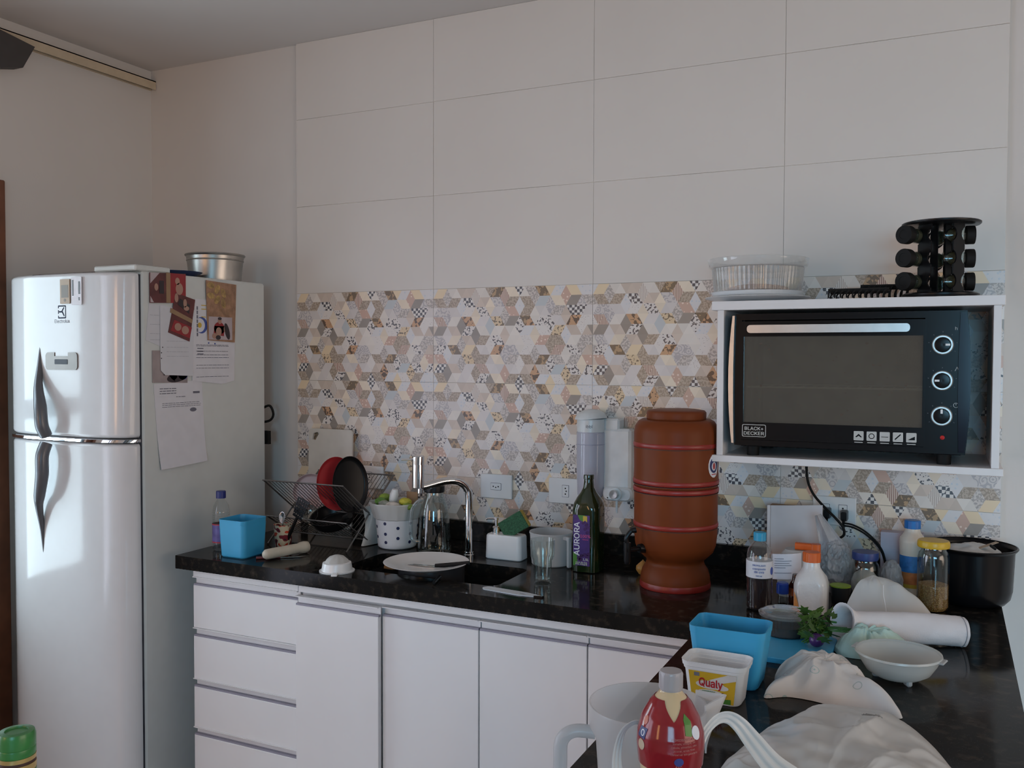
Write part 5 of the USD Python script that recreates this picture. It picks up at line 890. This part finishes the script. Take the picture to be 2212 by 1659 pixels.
# ------------------------------------------------------------------ nearest the viewer
pi_ = thing('pitcher', 'large frosted plastic pitcher with a pointed spout and squared handle', 'pitcher', (.694, -1.632, ZT))
part(pi_, 'pitcher_wall', shell([(.058, 0), (.062, .004), (.0665, .100), (.0690, .135), (.0775, .150), (.0785, .178), (.0780, .181)], .0022, 60), mat('frosted_pitcher', (.72, .72, .73), .22, var=.01, trans=.30, transl=.5), 50)
part(pi_, 'liquid', lathe([(0, .003), (.060, .003), (.0635, .08), (.0645, .1), (0, .1)], 48), mat('pale_liquid', (.62, .60, .54), .1))
part(pi_, 'spout', mv(rot(sheet(np.array([[(.070 + .034 * (1 - abs(2 * u - 1)) ** 1.1 * (.25 + .75 * v), .034 * (2 * u - 1) * (1 - .15 * v), .128 + .060 * v + .004 * (1 - abs(2 * u - 1)) * v) for v in np.linspace(0, 1, 6)] for u in np.linspace(0, 1, 13)]), .0022), 26), 0, 0, 0), M_milky, 40)
part(pi_, 'handle', rot(tube(spline([(.070, 0, .140), (.098, 0, .141), (.114, 0, .128), (.116, 0, .10), (.116, 0, .04), (.110, 0, .022), (.064, 0, .018)], 6), .0095, 8), 203), mat('frosted_pitcher', (0, 0, 0)), 50)
ke = thing('dressing_bottle', 'bottle of red dressing with white cap nearest the viewer', 'bottle', (.760, -1.757, ZT))
kp = [(.030, 0), (.035, .006), (.036, .03), (.033, .08), (.0335, .150), (.0365, .168), (.0385, .190), (.0375, .205), (.0325, .222), (.0235, .238), (.0140, .249), (.0115, .253), (.0115, .268)]
kr = lambda z: np.interp(z, [q[1] for q in kp], [q[0] for q in kp])
part(ke, 'bottle', lathe([(0, 0)] + kp + [(0, .268)], 56), mat('pale_dressing', (.62, .47, .28), .12, var=.05), 60)
part(ke, 'cap', lathe([(0, .252), (.0130, .252), (.0140, .255), (.0140, .271), (.0125, .274), (0, .2745)], 44, lambda a, s: 1 + .012 * np.sin(a * 30) * (.2 < s < .7)), mat('cloudy_cap', (.55, .53, .56), .2, trans=.15, transl=.3), 40)
zz = np.linspace(.168, .232, 26); G = []
for a in np.linspace(-np.pi, np.pi, 90):
    lo = .168; hi = .2440 - .0200 * max(0, 1 - abs(a - .40) / .50)
    G.append([((kr(z) + .0007) * math.sin(a), -(kr(z) + .0007) * math.cos(a), z) for z in lo + (hi - lo) * np.linspace(0, 1, 26)])
kl = part(ke, 'sleeve_label', sheet(np.array(G), .0006), mat('dressing_red', (.26, .015, .02), .14, var=.15, scale=40), 60)
kw = lambda m, phi: wrap(m, lambda z: kr(z) + .0012, phi)
part(kl, 'label_lettering', kw(cat_([mv(text(s_, .0022, .0003), 0, z_, 0) for z_, s_ in ((.206, 'INGREDIENTES: agua'), (.202, 'tomate, vinagre, sal'), (.198, 'cebola, pimentao, oleo'), (.194, 'acucar, ervas finas'), (.190, 'conservar em geladeira'))]), math.radians(40)), mat('label_pink', (.5, .16, .15), .4), False, kind='stuff')
part(kl, 'emblem', kw(mv(dense(prism(ell(0, 0, .0055, .0048), .0004), .003), 0, .182, 0), math.radians(30)), mat('emblem_blue', (.06, .07, .25), .4), False)
part(kl, 'label_lettering', kw(cat_([mv(text(s_, .0028, .0003, True), 0, z_, 0) for z_, s_ in ((.1745, 'SAC'), (.1705, '0800'))]), math.radians(30)), mat('label_pink', (.5, .16, .15)), False, kind='stuff')
part(kl, 'green_leaf', kw(mv(dense(prism(Polygon([(-.006, -.010), (.002, -.012), (.004, .004), (-.002, .012), (-.005, .006)]), .0004), .003), 0, .221, 0), math.radians(52)), mat('label_green', (.06, .2, .03)), False); part(kl, 'seal', kw(mv(dense(prism(ell(0, 0, .0062, .0075), .0006), .003), 0, .212, 0), math.radians(66)), M_paper, False)
part(kl, 'navy_panel', kw(mv(dense(prism(Polygon([(-.008, -.006), (.006, -.007), (.008, .006), (-.005, .006)]), .0004), .003), 0, .207, 0), math.radians(-42)), mat('emblem_navy', (.03, .04, .14)), False); part(kl, 'panel_lettering', kw(mv(text('O', .007, .0005, True), 0, .2035, 0), math.radians(-40)), M_paper, False); part(kl, 'round_seal', kw(mv(dense(prism(Point(0, 0).buffer(.0062), .0004), .003), 0, .193, 0), math.radians(-42)), mat('seal_beige', (.50, .38, .26), .3), False); part(kl, 'tomato_print', kw(mv(dense(prism(ell(0, 0, .004, .005), .0004), .003), 0, .221, 0), math.radians(-40)), mat('tomato', (.5, .12, .06), .3), False)
sb = thing('shopping_bag', 'white plastic shopping bag spread over the worktop by the dressing bottle', 'bag', (0, 0, ZT))
bmesh_ = lump([(.735, -1.50), (.752, -1.37), (.790, -1.23), (.835, -1.115), (.887, -1.075), (.948, -1.08), (.990, -1.115), (1.03, -1.18), (1.062, -1.26), (1.085, -1.35), (1.10, -1.55), (1.08, -1.76), (.95, -1.80), (.86, -1.70), (.86, -1.60)], (.905, -1.66), .088, 8, n=220, m=56, crease=.55, pw=3.0, freq=2.6, bump=.30, bf=9)
fc = bmesh_.triangles_center; keep = (((fc[:, 0] - .945) / .016) ** 2 + ((fc[:, 1] + 1.245) / .010) ** 2 > 1) | (fc[:, 2] < .01); bmesh_.update_faces(keep); bmesh_.remove_unreferenced_vertices()
part(sb, 'bag_sheet', bmesh_, mat('shopping_bag_film', (.80, .79, .77), .22, var=.02, trans=.05, transl=.3), 60)
def loop(pts, w0, w1, tw):
    c = spline(pts, 8); n = len(c); G = []
    for i, p_ in enumerate(c):
        s_ = i / (n - 1); t_ = c[min(i + 1, n - 1)] - c[max(i - 1, 0)]; t_ /= np.linalg.norm(t_); u_ = np.array([-rt[0] * 0 + fwd[0], fwd[1], .25]); u_ = u_ - t_ * (u_ @ t_); u_ /= np.linalg.norm(u_); v_ = np.cross(t_, u_)
        w = w0 + (w1 - w0) * s_ ** 1.5; e_ = u_ * math.cos(tw) + v_ * math.sin(tw); nn = np.cross(t_, e_)
        G.append([p_ + w * k * e_ + .10 * w * math.sin(8 * k + 3 * s_) * nn for k in np.linspace(-1, 1, 15)])
    return sheet(np.array(G), .001)
part(sb, 'handle_loop', loop([(.778, -1.690, .160), (.783, -1.678, .176), (.793, -1.662, .187), (.805, -1.652, .188), (.818, -1.645, .178), (.832, -1.632, .155), (.852, -1.605, .118), (.875, -1.56, .080)], .0042, .017, 1.25), mat('shopping_bag_film', (0, 0, 0)), 60)
part(sb, 'handle_loop', loop([(.728, -1.735, .196), (.712, -1.748, .200), (.703, -1.768, .190), (.705, -1.788, .160), (.722, -1.800, .125), (.752, -1.806, .085), (.80, -1.79, .050), (.87, -1.74, .03)], .0036, .014, 1.2), mat('shopping_bag_film', (0, 0, 0)), 60)
st = thing('side_table', 'low wooden table under the green capped bottle', 'table', (.02, -2.2, 0)); part(st, 'table_top', box(-.45, .28, -.45, .45, .74, .77, .004), M_wood)
for x in (-.40, .23):
    for y in (-.40, .40): part(st, 'leg', box(x - .025, x + .025, y - .025, y + .025, 0, .74), M_wood)
gc = thing('oil_bottle', 'bottle with green cap and gold banded neck in the near left corner', 'bottle', (.132, -2.135, .7702))
M_gold2 = mat('gold_band', (.50, .36, .14), .3, .4); M_gcap = mat('green_cap', (.04, .20, .05), .3, var=.15, scale=60)
part(gc, 'bottle', lathe([(0, 0), (.036, 0), (.038, .004), (.038, .22), (.032, .26), (.020, .30), (.0185, .345), (0, .345)], 40), mat('green_bottle', (.03, .10, .03), .1), 50)
part(gc, 'cap', lathe([(0, .358), (.0185, .358), (.0192, .360), (.0192, .366), (.0186, .367), (.0192, .368), (.0192, .380), (.0178, .384), (.0120, .3845), (.0115, .383), (0, .383)], 44), M_gcap, 40)
part(gc, 'band', lathe([(0, .342), (.0188, .342), (.0194, .344), (.0194, .350), (0, .350)], 40), M_gold2, 40); part(gc, 'band', lathe([(0, .3535), (.0192, .3535), (.0192, .358), (0, .358)], 40), M_gold2, 40); part(gc, 'groove', lathe([(0, .350), (.0188, .350), (.0188, .3535), (0, .3535)], 40), mat('dark_groove', (.05, .02, .015)), 40); part(gc, 'band', lathe([(0, .333), (.0192, .333), (.0192, .342), (0, .342)], 40), M_gcap, 40, label='green ring')
